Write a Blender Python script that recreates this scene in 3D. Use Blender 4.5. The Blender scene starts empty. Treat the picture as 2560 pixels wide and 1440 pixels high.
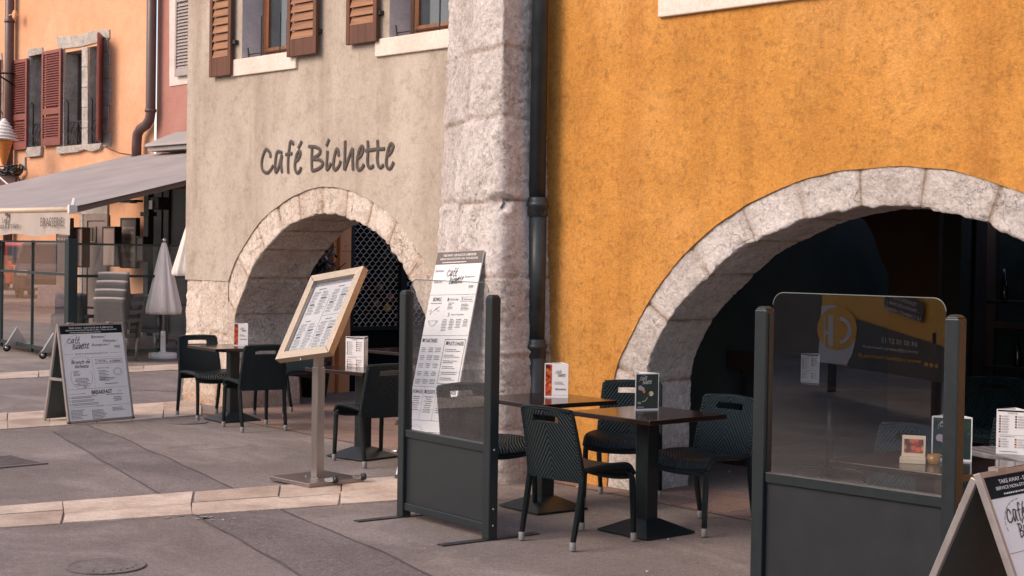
import bpy, bmesh, math, random
from mathutils import Vector, Matrix, noise
random.seed(7)
SC = bpy.context.scene
COL = SC.collection
PI = math.pi
# ---------------------------------------------------------------- survey of the place
# x runs along the facades (left to right), y into the buildings, z up; the eye stands at the origin, 1.72 m up
F, HC, HOR, ROLL, TH = 3800.0, 1.72, 635.0, .016, math.radians(44)
_S, _C = math.sin(TH), math.cos(TH)
_p = math.atan((720 - HOR) / F)
def ray(px, py):
    x = px - 1280; y = 720 - py
    c, s = math.cos(ROLL), math.sin(ROLL)
    xr, yr = (x * c - y * s) / F, (x * s + y * c) / F
    f = math.cos(_p) + yr * math.sin(_p); z = -math.sin(_p) + yr * math.cos(_p)
    return Vector((-_C * f + _S * xr, _S * f + _C * xr, z))
def G(px, py, z=0.0):
    r = ray(px, py); t = (z - HC) / r.z
    return Vector((r.x * t, r.y * t, z))
def V(px, py, v):
    r = ray(px, py); t = v / r.y
    return Vector((r.x * t, v, HC + r.z * t))
def U(px, py, u):
    r = ray(px, py); t = u / r.x
    return Vector((u, r.y * t, HC + r.z * t))
# ---------------------------------------------------------------- materials
def nt(name):
    m = bpy.data.materials.new(name); m.use_nodes = True
    t = m.node_tree; t.nodes.clear()
    o = t.nodes.new('ShaderNodeOutputMaterial'); b = t.nodes.new('ShaderNodeBsdfPrincipled')
    t.links.new(b.outputs[0], o.inputs[0])
    return m, t, b
def N(t, typ, **kw):
    n = t.nodes.new(typ)
    for k, v in kw.items():
        if k in n.inputs: n.inputs[k].default_value = v
        else: setattr(n, k, v)
    return n
def ramp(t, fac, stops):
    r = t.nodes.new('ShaderNodeValToRGB'); e = r.color_ramp.elements
    e[0].position, e[0].color = stops[0][0], (*stops[0][1], 1) if len(stops[0][1]) == 3 else stops[0][1]
    e[1].position, e[1].color = stops[-1][0], (*stops[-1][1], 1)
    for p, c in stops[1:-1]:
        k = e.new(p); k.color = (*c, 1)
    t.links.new(fac, r.inputs[0]); return r.outputs[0]
def mix(t, fac, a, b, typ='MIX'):
    m = t.nodes.new('ShaderNodeMix'); m.data_type = 'RGBA'; m.blend_type = typ
    for s, v in ((0, fac), (6, a), (7, b)):
        if hasattr(v, 'links'): t.links.new(v, m.inputs[s])
        elif s == 0: m.inputs[0].default_value = v
        else: m.inputs[s].default_value = (*v, 1)
    return m.outputs[2]
def math_(t, op, a, b=None):
    m = t.nodes.new('ShaderNodeMath'); m.operation = op
    for i, v in enumerate((a, b)):
        if v is None: continue
        if hasattr(v, 'links'): t.links.new(v, m.inputs[i])
        else: m.inputs[i].default_value = v
    return m.outputs[0]
def coords(t, scale=(1, 1, 1), kind='Object'):
    tc = t.nodes.new('ShaderNodeTexCoord'); mp = t.nodes.new('ShaderNodeMapping')
    mp.inputs['Scale'].default_value = scale
    t.links.new(tc.outputs[kind], mp.inputs[0]); return mp.outputs[0]
def noise_(t, co, scale, det=5, rough=.6, dist=0):
    n = N(t, 'ShaderNodeTexNoise', Scale=scale, Detail=det, Roughness=rough, Distortion=dist)
    t.links.new(co, n.inputs['Vector']); return n.outputs[0]
def bump(t, b, h, strength, dist, prev=None):
    n = N(t, 'ShaderNodeBump', Strength=strength, Distance=dist)
    t.links.new(h, n.inputs['Height'])
    if prev: t.links.new(prev, n.inputs['Normal'])
    t.links.new(n.outputs[0], b.inputs['Normal']); return n.outputs[0]
def fine_grain(t, co, c, parts):
    for sc, lo, hi in parts:
        c = mix(t, 1.0, c, ramp(t, noise_(t, co, sc, 5, .75), [(.34, (lo,) * 3), (.5, (1,) * 3), (.66, (hi,) * 3)]), 'MULTIPLY')
    return c
MATS = {}
def plain(name, c, rough=.5, metal=0., var=.12, vs=6., bs=None, bd=.002, spec=None, coat=0.):
    if name in MATS: return MATS[name]
    m, t, b = nt(name); co = coords(t)
    n = noise_(t, co, vs, 5)
    c2 = tuple(x * (1 - var) for x in c); c1 = tuple(min(1, x * (1 + var)) for x in c)
    t.links.new(ramp(t, n, [(.3, c2), (.7, c1)]), b.inputs['Base Color'])
    n2 = noise_(t, co, vs * 4, 3)
    rr = ramp(t, n2, [(.3, (rough * .85,) * 3), (.7, (min(1, rough * 1.15),) * 3)])
    t.links.new(rr, b.inputs['Roughness']); b.inputs['Metallic'].default_value = metal
    if spec is not None: b.inputs['Specular IOR Level'].default_value = spec
    if coat: b.inputs['Coat Weight'].default_value = coat
    if bs: bump(t, b, noise_(t, co, bs, 4), .5, bd)
    MATS[name] = m; return m
def plaster(name, cols, speck, speck_amt, mottle=1.3, fine=9, bstr=.6, bdist=.012, vert=1.0, streak=None, dist=1.2, gr=((42, .88, 1.08), (3.5, .94, 1.05))):
    m, t, b = nt(name); co = coords(t); cv = coords(t, (1, 1, vert))
    base = ramp(t, noise_(t, cv, mottle, 6, .6, .4), [(.28, cols[0]), (.5, cols[1]), (.72, cols[2])])
    n2 = noise_(t, co, fine, 10, .78, dist)
    sp = ramp(t, n2, [(.5, (0, 0, 0)), (.66, (1, 1, 1))])
    f = math_(t, 'MULTIPLY', sp, speck_amt)
    c = mix(t, f, base, speck)
    if streak:
        cs = coords(t, (1.6, 1, .16))
        s = ramp(t, noise_(t, cs, 1.6, 6, .65, .2), [(.5, (0, 0, 0)), (.75, (1, 1, 1))])
        c = mix(t, math_(t, 'MULTIPLY', s, streak[1]), c, streak[0])
    c = fine_grain(t, co, c, gr)
    t.links.new(c, b.inputs['Base Color']); b.inputs['Roughness'].default_value = .92
    b.inputs['Specular IOR Level'].default_value = .2
    h1 = noise_(t, co, 60, 7, .75, .1); h2 = noise_(t, co, fine, 10, .78, dist)
    p = bump(t, b, h2, bstr, bdist); bump(t, b, h1, bstr * .8, bdist * .45, p)
    return m
def stone(name, cols, mortar, scale=3., bstr=.7, bdist=.015, stain=None):
    m, t, b = nt(name); co = coords(t)
    base = ramp(t, noise_(t, co, scale, 6, .6), [(.3, cols[0]), (.52, cols[1]), (.72, cols[2])])
    tn = N(t, 'ShaderNodeAttribute', attribute_name='tone'); base = mix(t, 1.0, base, ramp(t, tn.outputs['Fac'], [(0, (.90, .88, .86)), (.5, (.99, .98, .97)), (1, (1.07, 1.07, 1.07))]), 'MULTIPLY')
    a = N(t, 'ShaderNodeAttribute', attribute_name='mort')
    wob = math_(t, 'MULTIPLY', noise_(t, co, 14, 4), 1.0)
    mf = math_(t, 'MULTIPLY', a.outputs['Fac'], ramp(t, wob, [(.3, (.35,) * 3), (.6, (.9,) * 3)]))
    c = mix(t, mf, base, mortar)
    dj = ramp(t, math_(t, 'MULTIPLY', a.outputs['Fac'], math_(t, 'ADD', noise_(t, co, 7, 5), .55)), [(.74, (0,) * 3), (.98, (.42,) * 3)]); c = mix(t, dj, c, tuple(x * .30 for x in mortar))
    pit = ramp(t, noise_(t, co, 12, 8, .75, 1.0), [(.56, (0, 0, 0)), (.66, (1, 1, 1))])
    c = mix(t, math_(t, 'MULTIPLY', pit, .6), c, tuple(x * .45 for x in cols[0]))
    if stain:
        sx = N(t, 'ShaderNodeSeparateXYZ'); t.links.new(co, sx.inputs[0])
        zz = math_(t, 'ADD', sx.outputs[2], math_(t, 'MULTIPLY', noise_(t, co, 2.5, 5), .8))
        sf = ramp(t, zz, [(stain[1], (1, 1, 1)), (stain[1] + .45, (0, 0, 0))])
        sf = math_(t, 'MULTIPLY', sf, ramp(t, noise_(t, co, 5, 5), [(.3, (.35,) * 3), (.6, (1,) * 3)]))
        c = mix(t, math_(t, 'MULTIPLY', sf, stain[2]), c, stain[0])
    c = fine_grain(t, co, c, ((26, .74, 1.14), (60, .82, 1.12)))
    t.links.new(c, b.inputs['Base Color']); b.inputs['Roughness'].default_value = .95
    b.inputs['Specular IOR Level'].default_value = .15
    wv = N(t, 'ShaderNodeTexVoronoi', Scale=5.5); wv.feature = 'DISTANCE_TO_EDGE'
    wc = t.nodes.new('ShaderNodeVectorMath'); wc.operation = 'ADD'; nn = N(t, 'ShaderNodeTexNoise', Scale=6., Detail=6.); t.links.new(co, nn.inputs['Vector'])
    sc = t.nodes.new('ShaderNodeVectorMath'); sc.operation = 'SCALE'; sc.inputs['Scale'].default_value = .45; t.links.new(nn.outputs['Color'], sc.inputs[0]); t.links.new(co, wc.inputs[0]); t.links.new(sc.outputs[0], wc.inputs[1]); t.links.new(wc.outputs[0], wv.inputs['Vector'])
    ck = ramp(t, wv.outputs['Distance'], [(.0, (0,) * 3), (.022, (1,) * 3)]); gate = ramp(t, noise_(t, co, 2.2, 3), [(.46, (1,) * 3), (.56, (0,) * 3)]); ckm = math_(t, 'MAXIMUM', ck, gate)
    inv = math_(t, 'SUBTRACT', 1.0, ckm); c2 = mix(t, math_(t, 'MULTIPLY', inv, .55), c, tuple(x * .28 for x in cols[0])); t.links.new(c2, b.inputs['Base Color'])
    h1 = noise_(t, co, 42, 8, .75, .2); h2 = math_(t, 'MULTIPLY', noise_(t, co, 11, 9, .72, .3), math_(t, 'ADD', math_(t, 'MULTIPLY', ckm, .5), .5))
    p = bump(t, b, h2, bstr, bdist); bump(t, b, h1, bstr, bdist * .55, p)
    return m
def asphalt(name, a, bcol, c3, grain=160, patch=.8):
    m, t, b = nt(name); co = coords(t)
    base = ramp(t, noise_(t, co, patch, 7, .62, .3), [(.3, a), (.52, bcol), (.74, c3)])
    g = noise_(t, co, grain, 3, .7)
    c = mix(t, ramp(t, g, [(.40, (.5,) * 3), (.56, (0,) * 3)]), base, tuple(x * .45 for x in a))
    c = mix(t, ramp(t, g, [(.62, (0,) * 3), (.74, (.6,) * 3)]), c, tuple(min(1, x * 1.9) for x in c3))
    lt = ramp(t, noise_(t, coords(t, (.5, 1, 1)), 1.1, 6, .65, .8), [(.48, (0,) * 3), (.68, (.55,) * 3)])
    c = mix(t, lt, c, tuple(min(1, x * 1.35) for x in c3))
    c = fine_grain(t, co, c, ((75, .78, 1.2), (14, .88, 1.1)))
    md = noise_(t, co, 38, 4, .8)
    c = mix(t, 1.0, c, ramp(t, md, [(.36, (.78,) * 3), (.5, (1,) * 3), (.66, (1.22,) * 3)]), 'MULTIPLY')
    st = ramp(t, noise_(t, coords(t, (1, .5, 1)), 2.6, 7, .7, 1.0), [(.56, (0,) * 3), (.72, (.5,) * 3)])
    c = mix(t, st, c, tuple(x * .55 for x in a))
    t.links.new(c, b.inputs['Base Color']); b.inputs['Roughness'].default_value = .85
    b.inputs['Specular IOR Level'].default_value = .3
    bump(t, b, g, .45, .006); return m
def slabs(name, cols, joint=None):
    m, t, b = nt(name); co = coords(t)
    c = ramp(t, noise_(t, co, 2.4, 6, .6), [(.3, cols[0]), (.5, cols[1]), (.7, cols[2])])
    at = N(t, 'ShaderNodeAttribute', attribute_name='mort')
    c = mix(t, 1.0, c, ramp(t, at.outputs['Fac'], [(0, (.74, .70, .68)), (.5, (.95, .93, .92)), (1, (1.12, 1.12, 1.12))]), 'MULTIPLY')
    pit = ramp(t, noise_(t, coords(t, (1, 1.6, 1)), 22, 7, .75, 1.), [(.58, (0,) * 3), (.70, (.6,) * 3)])
    c = mix(t, pit, c, tuple(x * .5 for x in cols[0]))
    dirt = ramp(t, noise_(t, co, 3.2, 7, .7), [(.50, (0,) * 3), (.72, (.55,) * 3)]); c = mix(t, dirt, c, (.22, .17, .145)); c = fine_grain(t, co, c, ((30, .82, 1.1), (80, .85, 1.1)))
    t.links.new(c, b.inputs['Base Color']); b.inputs['Roughness'].default_value = .8
    bump(t, b, noise_(t, co, 40, 6, .7), .4, .006); return m
def pavers(name):
    m, t, b = nt(name); co = coords(t)
    br = N(t, 'ShaderNodeTexBrick'); t.links.new(co, br.inputs['Vector'])
    br.inputs['Scale'].default_value = 1.0; br.inputs['Brick Width'].default_value = .42; br.inputs['Row Height'].default_value = .3
    br.inputs['Mortar Size'].default_value = .006; br.inputs['Mortar Smooth'].default_value = .4
    br.inputs['Color1'].default_value = (.30, .185, .14, 1); br.inputs['Color2'].default_value = (.22, .15, .125, 1)
    br.inputs['Mortar'].default_value = (.13, .085, .07, 1)
    sp = ramp(t, noise_(t, co, 60, 4, .7), [(.4, (.75,) * 3), (.62, (1.25,) * 3)])
    c = mix(t, 1.0, br.outputs[0], sp, 'MULTIPLY')
    big = ramp(t, noise_(t, co, .9, 4), [(.35, (.7,) * 3), (.65, (1.1,) * 3)])
    c = mix(t, 1.0, c, big, 'MULTIPLY')
    t.links.new(c, b.inputs['Base Color']); b.inputs['Roughness'].default_value = .85
    bump(t, b, noise_(t, co, 70, 4), .4, .004); return m
def weave(name, a, hi, freq=150., rough=.38, chevron=True):
    m, t, b = nt(name); co = coords(t)
    s = N(t, 'ShaderNodeSeparateXYZ'); t.links.new(co, s.inputs[0])
    yz = math_(t, 'ADD', math_(t, 'MULTIPLY', s.outputs[1], 1.0), s.outputs[2])
    ax = math_(t, 'ABSOLUTE', s.outputs[0]) if chevron else s.outputs[0]
    p = math_(t, 'ADD', yz, ax) if chevron else yz
    w1 = math_(t, 'SINE', math_(t, 'MULTIPLY', p, freq))
    q = math_(t, 'SUBTRACT', yz, ax) if chevron else s.outputs[0]
    w2 = math_(t, 'SINE', math_(t, 'MULTIPLY', q, freq * 2.6))
    h = math_(t, 'ADD', w1, math_(t, 'MULTIPLY', w2, .45))
    n = noise_(t, co, 40, 3)
    h2 = math_(t, 'ADD', h, math_(t, 'MULTIPLY', n, .8))
    c = ramp(t, math_(t, 'MULTIPLY_ADD', h2, .3) if False else math_(t, 'ADD', math_(t, 'MULTIPLY', h2, .3), .35), [(.2, a), (.95, hi)])
    t.links.new(c, b.inputs['Base Color']); b.inputs['Roughness'].default_value = rough; b.inputs['Specular IOR Level'].default_value = .3
    bump(t, b, h2, .9, .004); return m
def wood(name, a, bcol, axis=2, rough=.45, scale=1.):
    m, t, b = nt(name); sc = [28 * scale] * 3; sc[axis] = 1.6 * scale
    co = coords(t, tuple(sc)); n = noise_(t, co, 1.0, 7, .65, .6)
    t.links.new(ramp(t, n, [(.3, a), (.7, bcol)]), b.inputs['Base Color'])
    b.inputs['Roughness'].default_value = rough; bump(t, b, n, .35, .003); return m
def steel(name, c=(.62, .56, .50), rough=.28):
    m, t, b = nt(name); co = coords(t, (60, 60, 1.5)); n = noise_(t, co, 2., 5, .6)
    t.links.new(ramp(t, n, [(.3, tuple(x * .82 for x in c)), (.7, c)]), b.inputs['Base Color'])
    t.links.new(ramp(t, n, [(.3, (rough * .8,) * 3), (.7, (rough * 1.4,) * 3)]), b.inputs['Roughness'])
    b.inputs['Metallic'].default_value = 1.; return m
def glass(name, tint, f0, f1, rough=.0, dirt=.02):
    """thin pane: clear sheet with a mirror coat that grows toward grazing angles, a little dust"""
    m = bpy.data.materials.new(name); m.use_nodes = True; t = m.node_tree; t.nodes.clear()
    o = t.nodes.new('ShaderNodeOutputMaterial'); tr = N(t, 'ShaderNodeBsdfTransparent'); tr.inputs[0].default_value = (*tint, 1)
    gl = N(t, 'ShaderNodeBsdfGlossy', Roughness=rough); gl.inputs[0].default_value = (1, 1, 1, 1)
    lw = N(t, 'ShaderNodeLayerWeight', Blend=.35)
    fac = math_(t, 'ADD', math_(t, 'MULTIPLY', lw.outputs['Facing'], f1 - f0), f0)
    ms = t.nodes.new('ShaderNodeMixShader'); t.links.new(fac, ms.inputs[0]); t.links.new(tr.outputs[0], ms.inputs[1]); t.links.new(gl.outputs[0], ms.inputs[2])
    df = N(t, 'ShaderNodeBsdfDiffuse'); df.inputs[0].default_value = (.6, .6, .6, 1)
    ms2 = t.nodes.new('ShaderNodeMixShader')
    d = ramp(t, noise_(t, coords(t), 5, 5), [(.35, (dirt * .3,) * 3), (.75, (dirt * 1.8,) * 3)])
    t.links.new(d, ms2.inputs[0]); t.links.new(ms.outputs[0], ms2.inputs[1]); t.links.new(df.outputs[0], ms2.inputs[2])
    t.links.new(ms2.outputs[0], o.inputs[0]); return m
# ---------------------------------------------------------------- mesh collector
class MB:
    def __init__(s): s.v = []; s.f = []; s.a = []; s.b = []
    def add(s, vs, fs, M=None):
        k = len(s.v)
        s.v += [tuple(M @ Vector(p)) if M else tuple(p) for p in vs]; s.f += [tuple(i + k for i in f) for f in fs]; return s
    def box(s, x0, y0, z0, x1, y1, z1, M=None):
        vs = [(x, y, z) for z in (z0, z1) for y in (y0, y1) for x in (x0, x1)]
        return s.add(vs, [(0, 2, 3, 1), (4, 5, 7, 6), (0, 1, 5, 4), (2, 6, 7, 3), (0, 4, 6, 2), (1, 3, 7, 5)], M)
    def hexa(s, b, t):
        return s.add(list(b) + list(t), [(3, 2, 1, 0), (4, 5, 6, 7)] + [(i, (i + 1) % 4, 4 + (i + 1) % 4, 4 + i) for i in range(4)])
    def bar(s, a, b, w, h=None, up=(0, 0, 1)):
        a, b = Vector(a), Vector(b); d = (b - a).normalized(); up = Vector(up)
        if abs(d.dot(up)) > .99: up = Vector((0, 1, 0))
        x = d.cross(up).normalized() * w / 2; y = x.cross(d).normalized() * (h or w) / 2
        return s.hexa([a - x - y, a + x - y, a + x + y, a - x + y], [b - x - y, b + x - y, b + x + y, b - x + y])
    def tube(s, pts, r, n=8, caps=True, flat=None):
        pts = [Vector(p) for p in pts]; rs = r if isinstance(r, (list, tuple)) else [r] * len(pts)
        k = len(s.v); up = Vector((0, 0, 1)); px = None
        for i, p in enumerate(pts):
            d = (pts[min(i + 1, len(pts) - 1)] - pts[max(i - 1, 0)]).normalized()
            if px is None:
                px = d.cross(up) if abs(d.dot(up)) < .95 else d.cross(Vector((0, 1, 0)))
            px = (px - d * px.dot(d)).normalized(); py = d.cross(px)
            for j in range(n):
                a = 2 * PI * j / n; q = px * math.cos(a) * rs[i] + py * math.sin(a) * rs[i]
                if flat: q = Vector(tuple(q[c] * flat[c] for c in range(3)))
                s.v.append(tuple(p + q))
        for i in range(len(pts) - 1):
            for j in range(n):
                a, b = k + i * n + j, k + i * n + (j + 1) % n
                s.f.append((a, b, b + n, a + n))
        if caps:
            s.f.append(tuple(k + j for j in range(n))[::-1]); s.f.append(tuple(k + (len(pts) - 1) * n + j for j in range(n)))
        return s
    def lathe(s, prof, n=20, c=(0, 0, 0), wob=None):
        k = len(s.v); c = Vector(c)
        for i, (r, z) in enumerate(prof):
            for j in range(n):
                a = 2 * PI * j / n; rr = r * (wob(a, i) if wob else 1)
                s.v.append((c.x + rr * math.cos(a), c.y + rr * math.sin(a), c.z + z))
        for i in range(len(prof) - 1):
            for j in range(n):
                a, b = k + i * n + j, k + i * n + (j + 1) % n
                s.f.append((a, b, b + n, a + n))
        s.f.append(tuple(k + j for j in range(n))[::-1]); s.f.append(tuple(k + (len(prof) - 1) * n + j for j in range(n)))
        return s
    def prism(s, poly, d):
        """poly: list of 3D points (planar), d: extrusion vector"""
        k = len(s.v); n = len(poly); d = Vector(d)
        s.v += [tuple(p) for p in poly] + [tuple(Vector(p) + d) for p in poly]
        s.f.append(tuple(range(k + n - 1, k - 1, -1))); s.f.append(tuple(range(k + n, k + 2 * n)))
        for i in range(n): s.f.append((k + i, k + (i + 1) % n, k + n + (i + 1) % n, k + n + i))
        return s
    def quad(s, *p): return s.add(p, [tuple(range(len(p)))])
    def build(s, name, mat, parent=None, smooth=False, bevel=0, segs=2):
        me = bpy.data.meshes.new(name); me.from_pydata(s.v, [], s.f); me.update()
        if s.a:
            at = me.attributes.new('mort', 'FLOAT', 'POINT')
            for i, x in enumerate(s.a): at.data[i].value = x
        if s.b:
            at = me.attributes.new('tone', 'FLOAT', 'POINT')
            for i, x in enumerate(s.b): at.data[i].value = x
        bm = bmesh.new(); bm.from_mesh(me); bmesh.ops.recalc_face_normals(bm, faces=bm.faces) if (not s.a or getattr(s, 'solid', 0)) else None
        bm.to_mesh(me); bm.free()
        if smooth: me.polygons.foreach_set('use_smooth', [True] * len(me.polygons))
        me.materials.append(mat); o = bpy.data.objects.new(name, me); COL.objects.link(o)
        if parent: o.parent = parent
        if bevel:
            b = o.modifiers.new('bevel', 'BEVEL'); b.width = bevel; b.segments = segs; b.limit_method = 'ANGLE'; b.angle_limit = math.radians(40)
        return o
def tag(o, label, cat, group=None, kind=None):
    if label: o['label'] = label
    if cat: o['category'] = cat
    if group: o['group'] = group
    if kind: o['kind'] = kind
    return o
def thing(name, label, cat, loc=(0, 0, 0), rz=0, group=None):
    o = bpy.data.objects.new(name, None); COL.objects.link(o); o.location = loc; o.rotation_euler = (0, 0, rz)
    o.empty_display_size = .1
    return tag(o, label, cat, group)
def kids(o): return [c for c in bpy.data.objects if c.parent == o]
def dup(o, loc, rz, label, parent=None):
    def cp(q, par):
        c = q.copy(); COL.objects.link(c)
        if par: c.parent = par
        for k in kids(q): cp(k, c)
        return c
    src = kids(o); c = o.copy(); COL.objects.link(c)
    for k in src: cp(k, c)
    c.location = loc; c.rotation_euler = (0, 0, rz)
    if label: c['label'] = label
    return c
def struct(o): o['kind'] = 'structure'; return o
# ---------------------------------------------------------------- lettering
_tc = {}
def text_geo(s, shear=0.0, offset=0.0):
    key = (s, shear, offset)
    if key in _tc: return _tc[key]
    cu = bpy.data.curves.new('lettering', 'FONT'); cu.body = s; cu.size = 1; cu.shear = shear; cu.offset = offset; cu.resolution_u = 3
    o = bpy.data.objects.new('lettering', cu); COL.objects.link(o)
    dg = bpy.context.evaluated_depsgraph_get(); dg.update()
    me = bpy.data.meshes.new_from_object(o.evaluated_get(dg))
    vs = [(v.co.x, v.co.y) for v in me.vertices]; fs = [tuple(p.vertices) for p in me.polygons]
    bpy.data.objects.remove(o); bpy.data.curves.remove(cu); bpy.data.meshes.remove(me)
    if vs:
        x0 = min(v[0] for v in vs); x1 = max(v[0] for v in vs); y0 = min(v[1] for v in vs); y1 = max(v[1] for v in vs)
        vs = [((x - x0) / max(1e-6, x1 - x0), (y - y0) / max(1e-6, y1 - y0)) for x, y in vs]
    _tc[key] = (vs, fs); return _tc[key]
CAFE = [
 [(250,455),(245,380),(215,330),(170,310),(125,400),(100,500),(95,600),(125,690),(190,725),(250,680),(300,590)],
 [(460,370),(400,345),(360,380),(340,520),(335,640),(350,715),(400,620),(455,400),(440,560),(450,680),(465,720)],
 [(655,230),(640,175),(605,175),(590,260),(570,450),(565,620),(570,735)], [(520,400),(640,380)],
 [(700,520),(755,470),(785,380),(765,335),(720,400),(690,540),(690,650),(725,725),(775,690),(795,620)], [(745,290),(810,160)]]
BICH = [
 [(990,270),(985,480),(985,600),(990,690)],
 [(930,255),(1060,265),(1135,320),(1110,400),(1000,475),(1120,490),(1185,550),(1150,620),(1060,670),(990,690)],
 [(1265,330),(1255,500),(1250,660),(1290,630),(1330,550)], [(1245,250),(1295,125)],
 [(1465,430),(1455,320),(1425,310),(1390,420),(1370,560),(1380,650),(1410,670),(1470,600),(1500,510)],
 [(1580,150),(1575,400),(1565,670),(1610,560),(1690,330),(1715,320),(1712,500),(1720,680)],
 [(1810,460),(1870,400),(1900,290),(1875,250),(1830,330),(1795,480),(1790,600),(1820,670),(1870,650),(1915,570)],
 [(1980,150),(1985,350),(1975,500),(1990,600),(2030,635),(2090,590)],
 [(2155,140),(2160,330),(2150,480),(2170,590),(2210,630),(2265,580)], [(1940,335),(2080,310),(2285,295)],
 [(2340,420),(2400,350),(2435,250),(2400,205),(2355,280),(2320,440),(2310,560),(2340,640),(2390,640),(2445,530)]]
def smooth_line(p, n=3):
    """Catmull-Rom through the points"""
    p = [Vector(q) for q in p]
    if len(p) < 3: return p
    out = []
    for i in range(len(p) - 1):
        a, b, c, d = p[max(i - 1, 0)], p[i], p[i + 1], p[min(i + 2, len(p) - 1)]
        for k in range(n):
            t = k / n
            out.append(.5 * ((2 * b) + (c - a) * t + (2 * a - 5 * b + 4 * c - d) * t * t + (3 * b - a - 3 * c + d) * t ** 3))
    return out + [p[-1]]
class Art:
    """print on a plane: o = top-left corner, ex/ey unit vectors right/down, n = outward; W x H metres"""
    def __init__(s, o, ex, ey, n, W, H):
        s.o, s.ex, s.ey, s.n, s.W, s.H = Vector(o), Vector(ex), Vector(ey), Vector(n), W, H; s.L = {}; s.ys = 1.0
    def P(s, x, y, k=1): return s.o + s.ex * (x * s.W) + s.ey * (y * s.W * s.ys) + s.n * (.0012 * k)
    def mb(s, ink): return s.L.setdefault(ink, MB())
    def rect(s, x, y, w, h, ink, k=1): s.mb(ink).quad(s.P(x, y, k), s.P(x, y + h, k), s.P(x + w, y + h, k), s.P(x + w, y, k))
    def poly(s, pts, ink, k=1): s.mb(ink).quad(*[s.P(x, y, k) for x, y in pts])
    def text(s, t, x, y, w, h, ink, shear=0, off=0, k=2):
        vs, fs = text_geo(t, shear, off); s.mb(ink).add([s.P(x + vx * w, y + h - vy * h, k) for vx, vy in vs], fs)
    def line(s, pts, wd, ink, k=2):
        m = s.mb(ink); pts = [Vector(p) for p in pts]
        for a, b in zip(pts, pts[1:]):
            d = (b - a)
            if d.length < 1e-6: continue
            d.normalize(); q = Vector((-d.y, d.x)) * wd / 2; e = d * wd * .35
            m.quad(*[s.P(*v, k) for v in (a - q - e, b - q + e, b + q + e, a + q - e)])
    def stroke(s, strokes, x, y, w, h, bb, wd, ink, slant=0.0, k=2):
        x0, y0, x1, y1 = bb
        for st in strokes:
            s.line([(x + (a - x0) / (x1 - x0) * w + slant * (1 - (b - y0) / (y1 - y0)) * h, y + (b - y0) / (y1 - y0) * h) for a, b in smooth_line([(p[0], p[1]) for p in st])], wd, ink, k)
    def logo(s, x, y, w, ink, k=2):
        s.stroke(CAFE, x, y, w * .58, w * .36, (95, 160, 810, 735), w * .026, ink, .15, k)
        s.stroke(BICH, x + w * .2, y + w * .33, w * .8, w * .36, (930, 125, 2445, 700), w * .024, ink, .15, k)
        for i in range(8):
            a = math.radians(190 - i * 13); b = a - math.radians(9)
            s.line([(x + w * (.52 + .62 * math.cos(a)), y + w * (.42 - .5 * math.sin(a))), (x + w * (.52 + .62 * math.cos(b)), y + w * (.42 - .5 * math.sin(b)))], w * .012, ink, k)
    def dash(s, x, y, w, rows, rh, ink, right=True, centre=False):
        """rows of print too small to read: short runs of marks"""
        for r in range(rows):
            yy = y + r * rh; L = w * random.uniform(.55, .95); x0 = x + ((w - L) / 2 if centre else 0); xx = x0
            while xx < x0 + L:
                l = min(random.uniform(.006, .022), x0 + L - xx + .002); s.rect(xx, yy + rh * .25, l, rh * .38, ink, 2); xx += l + .006
    def finish(s, parent, mats):
        for ink, m in s.L.items(): m.build('printing' if ink == 'dark' else {'white': 'white_lettering', 'band': 'header_band', 'brown': 'header_band', 'photo': 'picture', 'backing': 'dark_picture', 'fruit': 'fruit_picture', 'coupe': 'dessert_picture', 'leaves': 'leaf_picture'}.get(ink, ink), mats[ink], parent)
# ---------------------------------------------------------------- palette
yellow_m = plaster('ochre_render', [(.51, .225, .050), (.61, .280, .064), (.68, .34, .105)], (.24, .098, .028), .58, .7, 17, 1.0, .015, 1.0, ((.36, .145, .033), .65), .25, ((36, .84, 1.10), (75, .86, 1.08), (2.2, .90, 1.07)))
grey_m = plaster('grey_render', [(.36, .30, .245), (.45, .385, .32), (.51, .445, .38)], (.22, .16, .12), .45, 1.2, 10, .5, .008, .35, ((.23, .165, .12), .60), .2)
orange_m = plaster('orange_render', [(.56, .29, .165), (.62, .335, .20), (.68, .39, .255)], (.45, .22, .12), .25, .5, 6, .2, .006)
pink_m = plaster('pink_render', [(.33, .155, .125), (.37, .18, .15), (.41, .21, .18)], (.25, .12, .1), .3, .7, 8, .3, .008)
cream_m = plaster('cream_render', [(.55, .48, .38), (.62, .54, .43), (.68, .6, .48)], (.4, .3, .22), .3, .8, 8, .3, .01)
stone_m = stone('limestone', [(.60, .50, .43), (.74, .635, .55), (.82, .73, .65)], (.50, .345, .22), 4.2, 1.0, .028, ((.42, .20, .085), .35, .75))
stone2_m = stone('pale_limestone', [(.60, .54, .51), (.76, .69, .66), (.84, .78, .755)], (.48, .36, .27), 4.5, 1.0, .034, ((.30, .20, .14), .05, .5))
sill_m = plaster('sill_stone', [(.60, .50, .43), (.68, .58, .51), (.74, .65, .58)], (.5, .4, .33), .3, 2, 12, .2, .004)
greystone_m = stone('grey_stone', [(.34, .305, .28), (.46, .425, .40), (.56, .52, .49)], (.2, .16, .14), 4, .8, .02)
reveal_m = plaster('lavender_plaster', [(.46, .44, .47), (.52, .50, .53), (.58, .56, .58)], (.33, .3, .32), .3, 3, 14, .5, .008)
iron_m = plain('dark_iron', (.012, .014, .016), .5)
slate_m = plain('slate_paint', (.012, .018, .021), .38, .0, .08, 8, 300, .0004, .5)
panel_m = plain('slate_panel', (.019, .023, .027), .42, 0, .03, 1.5, 200, .0004, .4)
pipe_m = plain('dark_pipe_paint', (.022, .030, .034), .42, 0, .3, 10, 40, .001)
brownpipe_m = plain('brown_pipe_paint', (.085, .045, .042), .4)
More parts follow.
